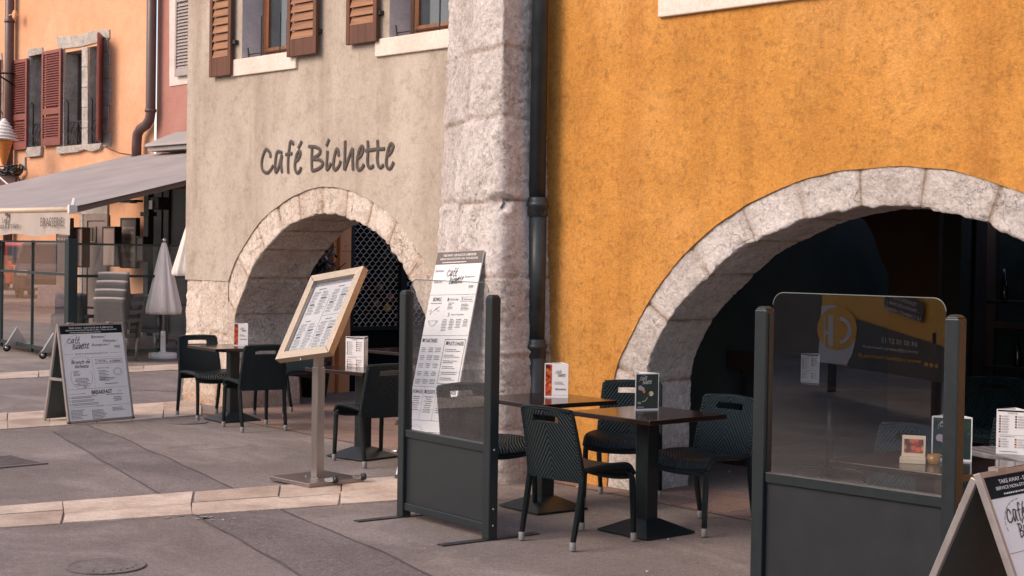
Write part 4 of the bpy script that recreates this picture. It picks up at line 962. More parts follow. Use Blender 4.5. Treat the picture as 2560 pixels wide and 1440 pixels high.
def a_board(label, bl, br, spread, H, group='white pavement menu boards'):
    """front panel stands from bl to br, leaning back; rear leg panel stands at spread behind"""
    bl, br = Vector((bl[0], bl[1], 0)), Vector((br[0], br[1], 0)); d = (br - bl); W = d.length; d.normalize(); back = Vector((-d.y, d.x, 0))
    t = thing('menu_board', label, 'menu board', bl, math.atan2(d.y, d.x), group)
    up = Vector((0, spread / 2, H)).normalized(); n = Vector((0, -up.z, up.y)); L = math.hypot(H, spread / 2); r = .022
    def P(x, s, c): return Vector((x, 0, 0)) + up * s + n * c
    def slab(mb, x0, s0, x1, s1, c0, c1): mb.hexa([P(x0, s0, c0), P(x1, s0, c0), P(x1, s1, c0), P(x0, s1, c0)], [P(x0, s0, c1), P(x1, s0, c1), P(x1, s1, c1), P(x0, s1, c1)])
    m = MB(); slab(m, 0, .012, r, L, -.014, .014); slab(m, W - r, .012, W, L, -.014, .014); slab(m, r, L - r, W - r, L, -.013, .013); slab(m, r, .012, W - r, .012 + r, -.013, .013); m.build('frame', alu_m, t, bevel=.003)
    m = MB(); slab(m, r, .012 + r, W - r, L - r, -.006, .006); po = m.build('panel', white_m, t)
    A = Art(P(r, L - r, .0062), (1, 0, 0), -up, n, W - 2 * r, L - 2 * r); A.ys = (A.H / A.W) / 1.66; A.H = A.W * 1.66; menu_big(A); A.finish(po, INK)
    ub = Vector((0, -spread / 2, H)).normalized()
    def Q(x, s, c): return Vector((x, spread, 0)) + ub * s + Vector((0, ub.z, -ub.y)) * c
    for x0 in (0, W - r): m = MB(); m.hexa([Q(x0, .012, -.014), Q(x0 + r, .012, -.014), Q(x0 + r, L - .02, -.014), Q(x0, L - .02, -.014)], [Q(x0, .012, .014), Q(x0 + r, .012, .014), Q(x0 + r, L - .02, .014), Q(x0, L - .02, .014)]); m.build('rear_frame', alu_m, t, bevel=.003)
    m = MB(); m.hexa([Q(r, .03, -.006), Q(W - r, .03, -.006), Q(W - r, L - .03, -.006), Q(r, L - .03, -.006)], [Q(r, .03, .006), Q(W - r, .03, .006), Q(W - r, L - .03, .006), Q(r, L - .03, .006)]); m.build('rear_panel', dark_m, t)
    for x0 in (.004, W - .012):
        m = MB(); s = L * .45; a = P(x0, s, -.016); b = Q(x0, s, -.016); m.bar(a, b, .008, .028); m.build('spacer_arm', alu_m, t)
    for x0 in (0, W - r): m = MB(); slab(m, x0 - .001, 0, x0 + r + .001, .03, -.015, .015); m.build('foot_cap', ink_m, t)
    for x0 in (W * .2, W * .8): m = MB(); c = P(x0, L, 0); m.box(c.x - .03, c.y - .02, c.z - .005, c.x + .03, c.y + .02, c.z + .012); m.build('hinge', alu_m, t)
    return t
abl, abr = G(170, 1063), G(320, 1046)
dl = Vector((-.10, .995, 0)); abr2 = abl + dl * .76; a_board('white double sided menu board standing alone on the left beside the stone band', abl[:2], abr2[:2], .42, .965)
dd = Vector((.0, 1, 0)); c = Vector((-2.83, 5.13, 0)); bk = Vector((-dd.y, dd.x, 0))
b0 = c - bk * .39; a_board('white double sided menu board cut off by the lower right corner', b0[:2], (b0 + dd * .79)[:2], .78, .935)
# tall single board leaning in front of the buttress
bl = G(988, 1199); tz = 1.73; tl = V(1095, 632, bl.y + .47)
t = thing('tall_menu_board', 'long narrow white menu board leaning back behind the smaller glass screen', 'menu board', (0, 0, 0))
bl = Vector((bl.x, bl.y, .02)); upv = (tl - bl); L = upv.length; upv.normalize(); W = V(1208, 637, tl.y).x - tl.x; rt = Vector((1, 0, 0)); rt = (rt - upv * rt.dot(upv)).normalized(); n = rt.cross(upv); n = n if n.y < 0 else -n
def TP(a, s, c): return bl + rt * a + upv * s + n * c
m = MB(); m.hexa([TP(0, 0, -.012), TP(W, 0, -.012), TP(W, L, -.012), TP(0, L, -.012)], [TP(0, 0, 0), TP(W, 0, 0), TP(W, L, 0), TP(0, L, 0)]); po = m.build('panel', white_m, t, bevel=.002)
A = Art(TP(0, L, .0005), rt, -upv, n, W, L); menu_big(A, True); A.finish(po, INK)
m = MB(); m.hexa([TP(-.004, -.012, -.016), TP(W + .004, -.012, -.016), TP(W + .004, .02, -.016), TP(-.004, .02, -.016)], [TP(-.004, -.012, .004), TP(W + .004, -.012, .004), TP(W + .004, .02, .004), TP(-.004, .02, .004)]); m.build('foot_rail', ink_m, t)
for a in (.06, W - .08): m = MB(); p = TP(a, L * .62, -.013); m.bar(p, (p.x, p.y + .42, .0), .02); m.build('rear_strut', alu_m, t)
# ---------------------------------------------------------------- orange building and its neighbour (left, further down the street)
OV = 16.2
def ox(px, py): return V(px, py, OV)
oholes = [(ox(75, 250).x, ox(75, 368).z, ox(112, 250).x, ox(75, 135).z), (ox(162, 250).x, ox(200, 362).z, ox(207, 250).x, ox(190, 127).z), (ox(222, 250).x, ox(240, 360).z, ox(259, 250).x, ox(240, 115).z)]
orb = thing('orange_building', 'salmon orange building with oxblood shutters and old stone window surrounds', 'building')
EDGE = ox(387, 200).x
m = MB(); wall_rects(m, -62, EDGE, -.02, 10, OV, oholes); m.build('wall', orange_m, orb)
def patch(pts, name='stone_surround', th=.03, mat=None, y=OV):
    P = [ox(*p) for p in pts]; m = MB(); m.prism([(p.x, y - th, p.z) for p in P], (0, th - .002, 0)); return m.build(name, mat or greystone_m, orb, bevel=.01)
for i, h in enumerate(oholes):
    m = MB(); d = .42
    m.quad((h[0], OV, h[1]), (h[0], OV + d, h[1]), (h[0], OV + d, h[3]), (h[0], OV, h[3])); m.quad((h[2], OV, h[1]), (h[2], OV + d, h[1]), (h[2], OV + d, h[3]), (h[2], OV, h[3]))
    m.quad((h[0], OV, h[3]), (h[0], OV + d, h[3]), (h[2], OV + d, h[3]), (h[2], OV, h[3])); m.quad((h[0], OV, h[1]), (h[0], OV + d, h[1]), (h[2], OV + d, h[1]), (h[2], OV, h[1])); m.build('window_reveal', greystone_m, orb)
    m = MB(); m.box(h[0], OV + .30, h[1], h[2], OV + .36, h[3]); fo = m.build('window', plain('old_window_frame', (.10, .05, .045), .5), orb)
    m = MB(); x = (h[0] + h[2]) / 2; m.box(h[0] + .06, OV + .29, h[1] + .08, x - .03, OV + .299, h[3] - .06); m.box(x + .03, OV + .29, h[1] + .08, h[2] - .06, OV + .299, h[3] - .06); m.build('pane', dkglass_m, fo)
    if i < 3:
        m = MB(); y = OV + .06; z0 = h[1] + .04; zt = z0 + .48; m.tube([(h[0] + .02, y, zt), (h[2] - .02, y, zt)], .014, 6); m.tube([(h[0] + .05, y, z0), (h[0] + .05, y, zt + .45), (h[0] + .03, y - .05, zt + .5)], .014, 6)
        for k in range(5):
            x = h[0] + .08 + (h[2] - h[0] - .14) * k / 4
            m.tube([(x + .06 * math.sin(q * .9 + k), y, z0 + (zt - z0) * q / 8) for q in range(9)], .010, 5)
        m.build('window_railing', iron_m, orb, True)
def blocks(xa, xb, ya, yb, n, jit=6, side=1):
    """ashlar jamb: n stones between pixel rows, uneven on one side"""
    m = MB(); rnd = random.Random(int(xa))
    for k in range(n):
        y0 = ya + (yb - ya) * k / n; y1 = ya + (yb - ya) * (k + 1) / n; j = rnd.uniform(0, jit)
        a, b = (xa, xb + j) if side > 0 else (xa - j, xb)
        q = [ox(a, y0), ox(b, y0 - 1), ox(b, y1 - 1.4), ox(a, y1 - .6)]
        m.prism([(p.x, OV - .03, p.z) for p in q], (0, .028, 0))
    return m.build('stone_surround', greystone_m, orb, bevel=.012)
blocks(71, 75, 140, 368, 6, 3, -1); blocks(148, 162, 122, 372, 6, 2, -1); blocks(207, 222, 118, 372, 5, 0); blocks(259, 272, 95, 368, 8, 9)
patch([(71, 124), (108, 118), (110, 134), (72, 142)]); patch([(144, 92), (200, 88), (240, 76), (276, 73), (276, 96), (240, 108), (205, 117), (148, 124)])
patch([(72, 369), (110, 366), (108, 390), (74, 394)], 'window_sill', .08); patch([(148, 368), (262, 358), (256, 374), (236, 380), (218, 374), (200, 381), (150, 386)], 'window_sill', .08)
patch([(-20, 130), (6, 132), (10, 200), (8, 330), (-20, 340)])
# louvred shutters
def osh(xa, xb, ya, yb, n, parent=orb, mid=.36):
    a = V(xa, yb, OV - .05); b = V(xb, ya, OV - .05)
    return shutter(a.x, b.x, a.z, b.z, OV - .05, n, '', red_m, rslat_m, parent, lower=.16, th=.05, mid=mid)
osh(33, 72, 146, 376, 34); osh(107, 157, 121, 366, 34); osh(-45, 2, 148, 300, 24)
h = oholes[2]; m = MB(); x = ox(256, 250).x; zA, zB = ox(250, 357).z, ox(250, 93).z; d0 = Vector((.80, -.60, 0)) * .62; b0 = Vector((x, OV - .04, zA)); tq = Vector((.03, .04, 0))
m.hexa([b0, b0 + d0, b0 + d0 + tq, b0 + tq], [p + Vector((0, 0, zB - zA)) for p in (b0, b0 + d0, b0 + d0 + tq, b0 + tq)]); m.build('shutter', red_m, orb, bevel=.008)
m = MB(); p = ox(60, 40); m.lathe([(.01, -.02), (.07, .0), (.08, .02), (.06, .03), (.01, .03)], 14, (p.x, OV - .2, p.z)); m.v = [(x, OV - .2 - (z - p.z) * 2, p.z + (y - OV + .2) * 1.4) for x, y, z in m.v]; m.tube([(p.x - .3, OV - .22, p.z + .02), (p.x, OV - .22, p.z + .02)], .015, 6); m.build('wall_lamp', orange_m, orb, True)
p = ox(63, 408); m = MB(); m.box(p.x - .07, OV - .05, p.z - .14, p.x + .07, OV, p.z + .14); m.build('junction_box', valance_m, orb, bevel=.01)
m = MB(); pts = [ox(258, 364), ox(275, 372), ox(300, 382), ox(330, 387), ox(345, 387)]; m.tube([(q.x, OV - .02, q.z) for q in pts], .008, 5); m.build('wall_cable', brownpipe_m, orb)
# ground floor: stone surround, door, menus
RV = OV - .02
def rx(px, py, y=RV): return V(px, py, y)
def pbox(m, xa, xb, ya, yb, y, d): a = V(xa, yb, y); b = V(xb, ya, y); m.box(a.x, y, a.z, b.x, y + d, b.z)
m = MB(); pbox(m, 196, 268, 500, 536, OV - .05, .048); pbox(m, 196, 206, 536, 760, OV - .05, .048); m.build('door_surround', greystone_m, orb, bevel=.01)
door_m = plain('taupe_door_paint', (.20, .15, .135), .5)
m = MB(); a = V(206, 790, OV - .07); b = V(268, 535, OV - .07); m.box(a.x, OV - .07, .02, a.x + .16, OV - .03, b.z); m.box(b.x - .10, OV - .07, .02, b.x, OV - .03, b.z); m.box(a.x + .16, OV - .07, b.z - .14, b.x - .1, OV - .03, b.z); m.build('door_frame', door_m, orb, bevel=.008)
m = MB(); m.box(a.x + .17, OV - .045, .02, b.x - .11, OV - .025, b.z - .15); dr = m.build('door', door_m, orb, bevel=.006)
m = MB(); pbox(m, 221, 238, 569, 603, OV - .065, .02); m.build('grille_window', dkglass_m, dr)
m = MB(); pbox(m, 219.5, 221.5, 567, 605, OV - .075, .028); pbox(m, 237, 239, 567, 605, OV - .075, .028); pbox(m, 228.6, 229.8, 567, 605, OV - .075, .028); pbox(m, 221.6, 236.9, 566, 569, OV - .075, .028); pbox(m, 221.6, 236.9, 603, 606, OV - .075, .028); m.build('grille', door_m, dr)
# pink neighbour with its shutter and dark shopfront
pkb = thing('pink_building', 'dusty pink building beyond the brown drainpipe, with a grey louvred shutter', 'building')
m = MB(); wall_rects(m, EDGE + .002, -19, -.02, 10, OV + .05, []); m.build('wall', pink_m, pkb)
m = MB(); pbox(m, 370, 520, 470, 900, OV - .02, .068); m.build('shopfront', plain('dark_shopfront', (.018, .022, .024), .5, 0, .2), pkb)
m = MB(); pbox(m, 405, 422, 470, 900, OV - .06, .038); pbox(m, 376, 404, 480, 900, OV - .05, .028); m.build('shopfront_panel', plain('shop_panel_grey', (.035, .036, .036), .6, 0, .15), pkb)
gs = plain('grey_shutter', (.30, .255, .25), .55)
a = V(441, 192, OV); b = V(460, 0, OV); shutter(a.x, b.x + .35, a.z, 8.2, OV - .0, 44, '', gs, gs, pkb, th=.05, lower=.14, mid=.5)
m = MB(); q = [(425, 0), (425, 216), (500, 205), (500, -60), (427, -60)]; Q = [V(*p, OV + .045) for p in q]; m.prism([(p.x, OV + .03, p.z) for p in Q], (0, .018, 0)); m.build('window_surround', plaster('pale_surround', [(.5, .44, .42), (.56, .5, .47), (.62, .56, .53)], (.4, .33, .3), .3), pkb)
# downpipes
t = thing('downpipe', 'brown downpipe with a swan neck bend between the orange and the pink facades', 'drainpipe')
x = ox(391, 250).x; zb = ox(391, 290).z; q = ox(366, 370)
m = MB(); y = OV - .13
m.tube([(x, y, 10)] + [(x, y, zb + .05), (x - .03, y, zb - .07), (x - .12, y - .02, zb - .18), (x - .30, y - .05, zb - .26), (x - .40, y - .06, zb - .36), (x - .43, y - .06, zb - .55), (x - .43, y - .06, ox(366, 400).z)], .10, 14); m.build('pipe', brownpipe_m, t, True)
m = MB(); m.lathe([(.10, -.03), (.118, -.03), (.118, .03), (.10, .03)], 16, (x, y, zb + .1)); m.build('collar', brownpipe_m, t, True)
t = thing('downpipe', 'brown straight downpipe behind the leftmost oxblood shutter', 'drainpipe')
x = ox(40, 100).x; m = MB(); m.tube([(x, OV - .16, 10), (x, OV - .16, 1.5)], .105, 14); m.build('pipe', brownpipe_m, t, True)
m = MB(); m.lathe([(.105, -.03), (.12, -.03), (.12, .03), (.105, .03)], 16, (x, OV - .16, 6.9)); m.build('collar', brownpipe_m, t, True)
# hanging ice cream sign, shop sign and cable bundle
SVp = 15.2
t = thing('ice_cream_sign', 'giant ice cream cone sign with white swirl at the left edge', 'sign')
c = V(10, 413, SVp); z = lambda py: V(10, py, SVp).z
m = MB(); m.lathe([(.025, z(413)), (.05, z(409)), (.145, z(368)), (.19, z(352)), (.20, z(346)), (.15, z(345))], 18, (c.x, SVp, 0)); m.build('cone', plain('wafer_orange', (.50, .17, .035), .5, 0, .2, 20, 30, .01), t, True)
m = MB(); pr = []
for k in range(40):
    f = k / 39; zz = z(350) + (z(296) - z(350)) * f; r = (.27 * (1 - f) ** .75 + .02); pr.append((r, zz))
m.lathe(pr, 28, (c.x, SVp, 0), lambda a, i: 1 + .13 * math.sin(i * 1.05 + a)); m.build('swirl', white_paint, t, True)
m = MB(); m.tube([V(-30, 181, 15.2), V(34, 184, OV - .1)], .022, 6); m.tube([V(-30, 172, 15.2) + Vector((0, 0, .0)), V(33, 211, OV - .1)], .02, 6); m.tube([(c.x, SVp, z(300)), V(-30, 181, 15.2)], .01, 5); m.build('bracket', iron_m, t)
t = thing('shop_sign', 'dark red shop sign with white lettering and a roof outline under the ice cream', 'sign')
a, b = V(-90, 486, 15.7), V(38, 436, 15.7)
m = MB(); m.box(a.x, 15.7, a.z - .5, b.x, 15.76, b.z); m.build('board', plain('sign_maroon', (.085, .020, .022), .5), t, bevel=.01)
m = MB()
def stx(s, xa, xb, ya, yb):
    A_, B_ = V(xa, yb, 15.695), V(xb, ya, 15.695); vs, fs = text_geo(s, 0, .012); m.add([(A_.x + vx * (B_.x - A_.x), 15.695, A_.z + vy * (B_.z - A_.z)) for vx, vy in vs], fs)
stx('CHALET', -38, 20, 463, 472); stx('DES', -14, 3, 475, 479); stx('GLACES', -38, 20, 481, 492)
for p0, p1 in (((-9, 436), (28, 468)), ((-9, 436), (-46, 468)), ((4, 477), (20, 477))): m.bar(V(*p0, 15.69), V(*p1, 15.69), .035, .008, (0, 1, 0))
m.build('white_lettering', white_m, t)
m = MB(); pbox(m, -60, 36, 412, 420, 15.6, .14); pbox(m, -60, 42, 421, 435, 15.62, .12); m.build('sign_top', iron_m, t, bevel=.01)
t = thing('cable_bundle', 'tangle of black cables on the wall above the dark red sign', 'cables')
m = MB(); rnd = random.Random(3)
for k in range(9):
    pts = [V(rnd.uniform(-20, 5), rnd.uniform(418, 434), 15.5)] + [V(8 + 9 * j + rnd.uniform(-3, 3), rnd.uniform(414, 438), 15.5 + rnd.uniform(0, .2)) for j in range(4)] + [V(46 + rnd.uniform(-3, 8), rnd.uniform(412, 440), 15.8)]
    m.tube(smooth_line(pts, 4), .022, 5)
pts = [V(50, 412, OV - .1), V(56, 418, OV - .1), V(54, 430, OV - .1), V(44, 440, OV - .1), V(52, 455, OV - .1), V(56, 470, OV - .1), V(55, 500, OV - .1)]; m.tube(smooth_line(pts, 4), .03, 6)
m.build('cables', black_wire, t, True)
# ---------------------------------------------------------------- brasserie awning
t = thing('awning', 'large grey sloping brasserie awning with a lettered valance on the left', 'awning')
fl, fr_, bk_l, bk_r = (-28.2, 11.05), (-20.90, 11.05), (-28.08, OV - .1), (-20.9, OV - .1)
zf = V(168, 519, 11.05).z; zb = 3.62
def az(y): return zf + (zb - zf) * (y - 11.05) / (OV - .1 - 11.05)
m = MB(); n = 12
for j in range(n):
    for i in range(7):
        def P(i, j, dz): u = i / 7; v = j / n; y = 11.05 + (OV - .1 - 11.05) * v; return (fl[0] + (fr_[0] - fl[0]) * u, y, az(y) + dz - .02 * math.sin(PI * v) + .008 * math.sin(i * 2.1))
        m.quad(P(i, j, 0), P(i + 1, j, 0), P(i + 1, j + 1, 0), P(i, j + 1, 0)); m.quad(P(i, j, -.012), P(i, j + 1, -.012), P(i + 1, j + 1, -.012), P(i + 1, j, -.012))
m.build('canopy', canvas_m, t, True)
m = MB(); m.bar((-20.93, 11.1, zf - .035), (-20.93, OV - .1, zb - .06), .03, .085); m.build('side_hem', hem_m, t)
m = MB(); m.tube([(-28.2, 11.04, zf - .03), (-20.95, 11.04, zf - .03)], .045, 12); m.build('front_bar', cream_paint, t, True)
m = MB(); m.box(-20.95, 10.98, zf - .09, -20.89, 11.12, zf + .04); m.bar((-20.92, 11.05, zf + .02), (-21.0, 11.12, zf + .14), .05, .03); m.build('end_cap', white_paint, t, bevel=.01)
m = MB(); vs = []; nx = 90
for i in range(nx + 1):
    x = -28.2 + 7.27 * i / nx; w = .018 * math.sin(i * .9) + .012 * math.sin(i * 2.3)
    for j in range(5): zz = zf - .07 - .345 * j / 4; vs.append((x + .004 * j, 11.02 + w * j / 4, zz - (.02 * math.sin(i * .35) if j == 4 else 0)))
fs = [(i * 5 + j, i * 5 + j + 1, i * 5 + 5 + j + 1, i * 5 + 5 + j) for i in range(nx) for j in range(4)]
m.add(vs, fs); va = m.build('valance', valance_m, t, True)
m = MB()
def vtx(s, xa, xb, ya, yb, off=0.0):
    A_, B_ = V(xa, yb, 10.985), V(xb, ya, 10.985); vs, fs = text_geo(s, 0, off); m.add([(A_.x + vx * (B_.x - A_.x), 10.985, A_.z + vy * (B_.z - A_.z)) for vx, vy in vs], fs)
vtx('BRASSERIE', 101, 157, 543, 566); vtx('Le', 6, 14, 543, 557, .01); vtx('7', 12, 21, 531, 571, .03); vtx('arrière', 20, 47, 556, 571); vtx('Bistrot', -28, 11, 558, 571); m.build('lettering', plain('awning_print', (.085, .065, .058), .7), va)
m = MB(); A_ = V(332, 398, OV - .4); m.box(A_.x + .6, OV - .42, zb + .02, -20.5, OV - .02, zb + .10)
m.hexa([(A_.x + .6, OV - .5, zb + .11), (-20.5, OV - .5, zb + .11), (-20.5, OV - .02, zb + .11), (A_.x + .6, OV - .02, zb + .11)], [(A_.x + .6, OV - .48, zb + .16), (-20.5, OV - .48, zb + .16), (-20.5, OV - .02, zb + .42), (A_.x + 1.0, OV - .02, zb + .42)]); m.build('cassette_roof', canvas_m, t, bevel=.01)
t = thing('small_canopy', 'thin pale canopy on the orange wall just above the grey awning', 'awning')
a = V(112, 455, OV - .6); b = V(205, 443, OV - .6); m = MB(); m.hexa([(a.x, OV - .7, a.z - .02), (b.x + .5, OV - .7, a.z - .02), (b.x + .5, OV, a.z + .0), (a.x, OV, a.z + .0)], [(a.x + .02, OV - .7, a.z + .02), (b.x + .5, OV - .7, a.z + .02), (b.x + .5, OV, a.z + .16), (a.x + .1, OV, a.z + .16)]); m.build('roof', valance_m, t, bevel=.005)
m = MB(); m.box(a.x + .05, OV - .62, a.z - .08, b.x + .4, OV - .02, a.z - .022); m.build('casing', hem_m, t)
# boards and menu cases hanging inside the terrace
case_m = plain('menu_case_brown', (.020, .018, .018), .5); casef = plain('menu_case_face', (.26, .18, .155), .5, 0, .1, 2)
def case(label, xa, xb, ya, yb, y, d, face=None, nm='menu_case', txt=()):
    t = thing(nm, label, 'menu case'); a = V(xa, yb, y); b = V(xb, ya, y)
    f = MB(); r = .035; f.box(a.x, y, a.z, b.x, y + d, a.z + r); f.box(a.x, y, b.z - r, b.x, y + d, b.z); f.box(a.x, y, a.z + r, a.x + r, y + d, b.z - r); f.box(b.x - r, y, a.z + r, b.x, y + d, b.z - r); f.build('frame', case_m, t, bevel=.005)
    m = MB(); m.box(a.x + r, y + .012, a.z + r, b.x - r, y + d - .004, b.z - r); po = m.build('face', face or casef, t)
    if txt:
        k = MB()
        for s, x0, x1, y0, y1 in txt:
            A_, B_ = V(x0, y1, y + .006), V(x1, y0, y + .006); vs, fs = text_geo(s, .2, 0); k.add([(A_.x + vx * (B_.x - A_.x), y + .008, A_.z + vy * (B_.z - A_.z)) for vx, vy in vs], fs)
        k.build('chalk_lettering', plain('chalk', (.45, .38, .34), .9), po)
    return t
case('narrow dark menu case nearest the terrace corner, beside the taupe door', 180, 206, 568, 668, 15.6, .18)
case('tall dark menu case hung in front of the right side of the taupe door', 254, 287, 566, 666, 15.6, .16)
case('tall wooden chalkboard listing specialities, beside the dark awning post', 299, 340, 544, 670, 15.9, .1, plain('chalkboard_wood', (.13, .10, .085), .7, 0, .25, 4), 'chalkboard',
     (('Spécialités', 306, 336, 565, 575), ('Savoyardes', 304, 335, 577, 588), ('Fondues', 307, 331, 599, 607), ('Tartiflettes', 303, 334, 617, 630), ('Salades', 307, 331, 642, 651)))
case('small dark framed menu fixed low on the terrace post', 338, 358, 591, 654, 15.3, .12)
case('dark slate board with chalk writing at the outer corner of the terrace', 139, 172, 545, 680, 15.4, .12, plain('slate_board', (.11, .07, .06), .7), 'chalkboard', (('Tous', 147, 166, 578, 588), ('Plat du jour', 142, 170, 594, 602)))
t = thing('terrace_post', 'dark post carrying a lamp at the right side of the brasserie terrace', 'post')
a = V(357, 760, 15.5); b = V(368, 480, 15.5); m = MB(); m.box(a.x, 15.5, 0, b.x + .05, 15.62, b.z); m.box(a.x - .08, 15.47, V(0, 545, 15.5).z, b.x + .12, 15.65, V(0, 536, 15.5).z); m.build('pole', iron_m, t)
a = V(374, 524, 15.3); b = V(397, 492, 15.3); m = MB(); m.box(a.x, 15.3, a.z, b.x, 15.55, b.z); m.build('lamp_box', iron_m, t, bevel=.02)
a = V(373, 523, 15.29); b = V(382, 501, 15.29); m = MB(); m.box(a.x, 15.28, a.z, b.x, 15.298, b.z); m.build('lamp_lens', chrome_m, t)
t = thing('heater', 'dark strip heater hung under the awning above the chalkboard', 'heater'); a = V(293, 506, 15.2); b = V(336, 499, 15.2); m = MB(); m.box(a.x, 15.2, a.z, b.x, 15.4, b.z); m.build('housing', iron_m, t, bevel=.02)
m = MB(); m.box(a.x + .1, 15.22, a.z - .02, b.x - .2, 15.38, a.z - .002); m.build('element', chrome_m, t)
# ---------------------------------------------------------------- brasserie glass fence
TC = G(172, 905); TL_ = G(0, 870)
tdir = (TL_ - TC).normalized()
fence_m = plain('fence_frame', (.012, .024, .028), .4); fence_hi = plain('fence_frame_bronze', (.10, .070, .062), .4, .3)
def fence(label, a, b, divs, ztop, zmid, gm, mat, group='framed glass screens round the brasserie terrace', wheels=(), offs=0):
    a, b = Vector((a[0], a[1], 0)), Vector((b[0], b[1], 0)); d = b - a; W = d.length; d.normalize()
    t = thing('terrace_screen', label, 'glass screen', a, math.atan2(d.y, d.x), group); p = .035
    m = MB(); m.box(0, -p / 2, .10, W, p / 2, .16); m.box(0, -p / 2, ztop - .03, W, p / 2, ztop); m.box(0, -p / 2 - .01, zmid - .02, W, p / 2 + .01, zmid + .02); m.build('rails', mat, t)
    for k in range(divs + 1):
        x = W * k / divs; x = min(max(x, p / 2), W - p / 2); m = MB(); m.box(x - p / 2, -p / 2 - .003, .04, x + p / 2, p / 2 + .003, ztop + .003); m.build('post', mat, t)
    for k in range(divs):
        x0 = W * k / divs + p / 2; x1 = W * (k + 1) / divs - p / 2
        m = MB(); m.quad((x0, 0, .16), (x1, 0, .16), (x1, 0, zmid - .02), (x0, 0, zmid - .02)); m.build('pane', gm, t)
        m = MB(); m.quad((x0, .01, zmid + .02), (x1, .01, zmid + .02), (x1, .01, ztop - .03), (x0, .01, ztop - .03)); m.build('pane', gm, t)
    for x in wheels:
        m = MB(); m.tube([(x - .015, -.16, .062), (x + .015, -.16, .062)], .06, 18); o = m.build('castor', iron_m, t, True)
        m = MB(); m.tube([(x - .02, -.16, .062), (x + .02, -.16, .062)], .03, 12); m.build('hub', chrome_m, o, True)
        m = MB(); m.hexa([(x - .03, -.2, .10), (x + .03, -.2, .10), (x + .03, 0, .10), (x - .03, 0, .10)], [(x - .03, -.16, .14), (x + .03, -.16, .14), (x + .03, 0, .40), (x - .03, 0, .40)]); m.build('castor_arm', alu_m, t)
    return t
zt = V(172, 607, TC.y).z; zm = V(172, 690, TC.y).z
W_ = (TL_ - TC).length
fence('street side glass screen of the brasserie terrace, nearest the corner, with castors', TC + tdir * (W_ * .98), TC + tdir * .12, 2, zt + .03, zm + .02, terr_glass, fence_m, wheels=(.85, 2.7))
fence('street side glass screen of the brasserie cut off by the left edge', TC + tdir * (W_ * .99 + 3.3), TC + tdir * (W_), 2, zt + .03, zm + .02, terr_glass, fence_m)
fence('side glass screen of the brasserie terrace behind the closed parasol', TC + Vector((0, .05, 0)), TC + Vector((-.04, 4.6, 0)), 3, zt, zm, clear_glass, fence_m)
t = thing('corner_post', 'dark double corner post of the brasserie glass screens', 'post', TC); m = MB(); m.box(-.06, -.05, .01, .06, .10, zt + .06); m.build('post', fence_m, t, bevel=.006)
m = MB(); m.box(-.16, .0, .01, -.08, .07, zt + .02); m.build('side_post', fence_m, t)
# ---------------------------------------------------------------- parasols
def parasol(label, loc, z0, z1, R, base=True):
    t = thing('closed_parasol', label, 'parasol', loc, 0, 'closed off white parasols'); n = 96; m = MB(); pr = []
    for k in range(26):
        f = k / 25; r = R * (.10 + .90 * f ** .85) * (1 - .10 * max(0, f - .93) / .07); pr.append((r, z1 - .06 - (z1 - .06 - z0) * f))
    m.lathe(pr, n, (0, 0, 0), lambda a, i: 1 + (.07 + .10 * i / 25) * math.sin(a * 8 + .4 * math.sin(a * 3)) + .03 * math.sin(a * 19 + i * .1))
    m.build('canopy', parasol_m, t, True)
    m = MB(); m.lathe([(.034, z1 - .07), (.036, z1 - .03), (.022, z1), (.002, z1 + .004)], 14); m.build('finial', chrome_m, t, True)
    m = MB(); m.tube([(0, 0, .05), (0, 0, z1 - .06)], .021, 12); m.build('pole', alu_m, t, True)
    if base:
        m = MB(); m.lathe([(.21, 0), (.215, .01), (.215, .075), (.20, .09), (.06, .10), (.04, .12), (.036, .42), (.03, .43), (.002, .43)], 32); m.build('base', white_paint, t, True)
        m = MB(); m.tube([(.03, -.03, .36), (.09, -.08, .36)], .012, 8); m.build('clamp_knob', white_paint, t, True)
    return t
g = G(407, 896); parasol('closed off white parasol standing on a round white base left of the stone pier', (g.x, g.y, 0), V(406, 785, g.y).z, V(400, 595, g.y).z, .255)
g = V(478, 690, 12.4); parasol('closed parasol mostly hidden behind the left edge of the grey cafe building', (g.x, g.y, 0), g.z, g.z + .95, .27, False)
# ---------------------------------------------------------------- stacked high-back rattan chairs
def rattan_chair(label, grp):
    t = thing('rattan_chair', label, 'chair', (0, 0, 0), 0, grp)
    def bf(u, v): return ((u - .5) * (.50 - .02 * v), -.22 - .07 * v, .43 + .52 * v + .008 * (1 - (2 * u - 1) ** 2))
    m = MB(); thick(m, bf, 8, 10, lambda u, v: (0, 1, .1), .04); m.build('backrest', rattan_m, t, True)
    m = MB(); m.tube([Vector(bf(u / 10, 1)) + Vector((0, 0, .004)) for u in range(11)], .024, 8); m.build('top_roll', plain('rattan_roll', (.30, .27, .26), .6), t, True)
    m = MB(); m.box(-.24, -.22, .36, .24, .25, .44); m.build('seat', rattan_m, t, bevel=.02)
    for s in (-1, 1):
        m = MB(); m.box(s * .26 - .03, -.24, .60, s * .26 + .03, .24, .655); m.box(s * .26 - .025, .18, .36, s * .26 + .025, .23, .60); m.build('armrest', rattan_m, t, bevel=.01)
        for yy in (-.24, .20): m = MB(); m.tube([(s * .22, yy, .36), (s * .225, yy * 1.04, 0)], .018, 8); m.build('leg', alu_m, t, True)
    return t
g = G(275, 905); rz = math.radians(128 - 90)
r0 = rattan_chair('lowest grey rattan armchair of the stack beside the white menu board', 'stacked grey rattan chairs'); r0.location = (g.x - .02, g.y + .12, 0); r0.rotation_euler.z = rz
names = ['second from the bottom in the stack of grey rattan armchairs', 'third from the bottom in the stack of grey rattan armchairs', 'topmost grey rattan armchair of the stack on the brasserie side']
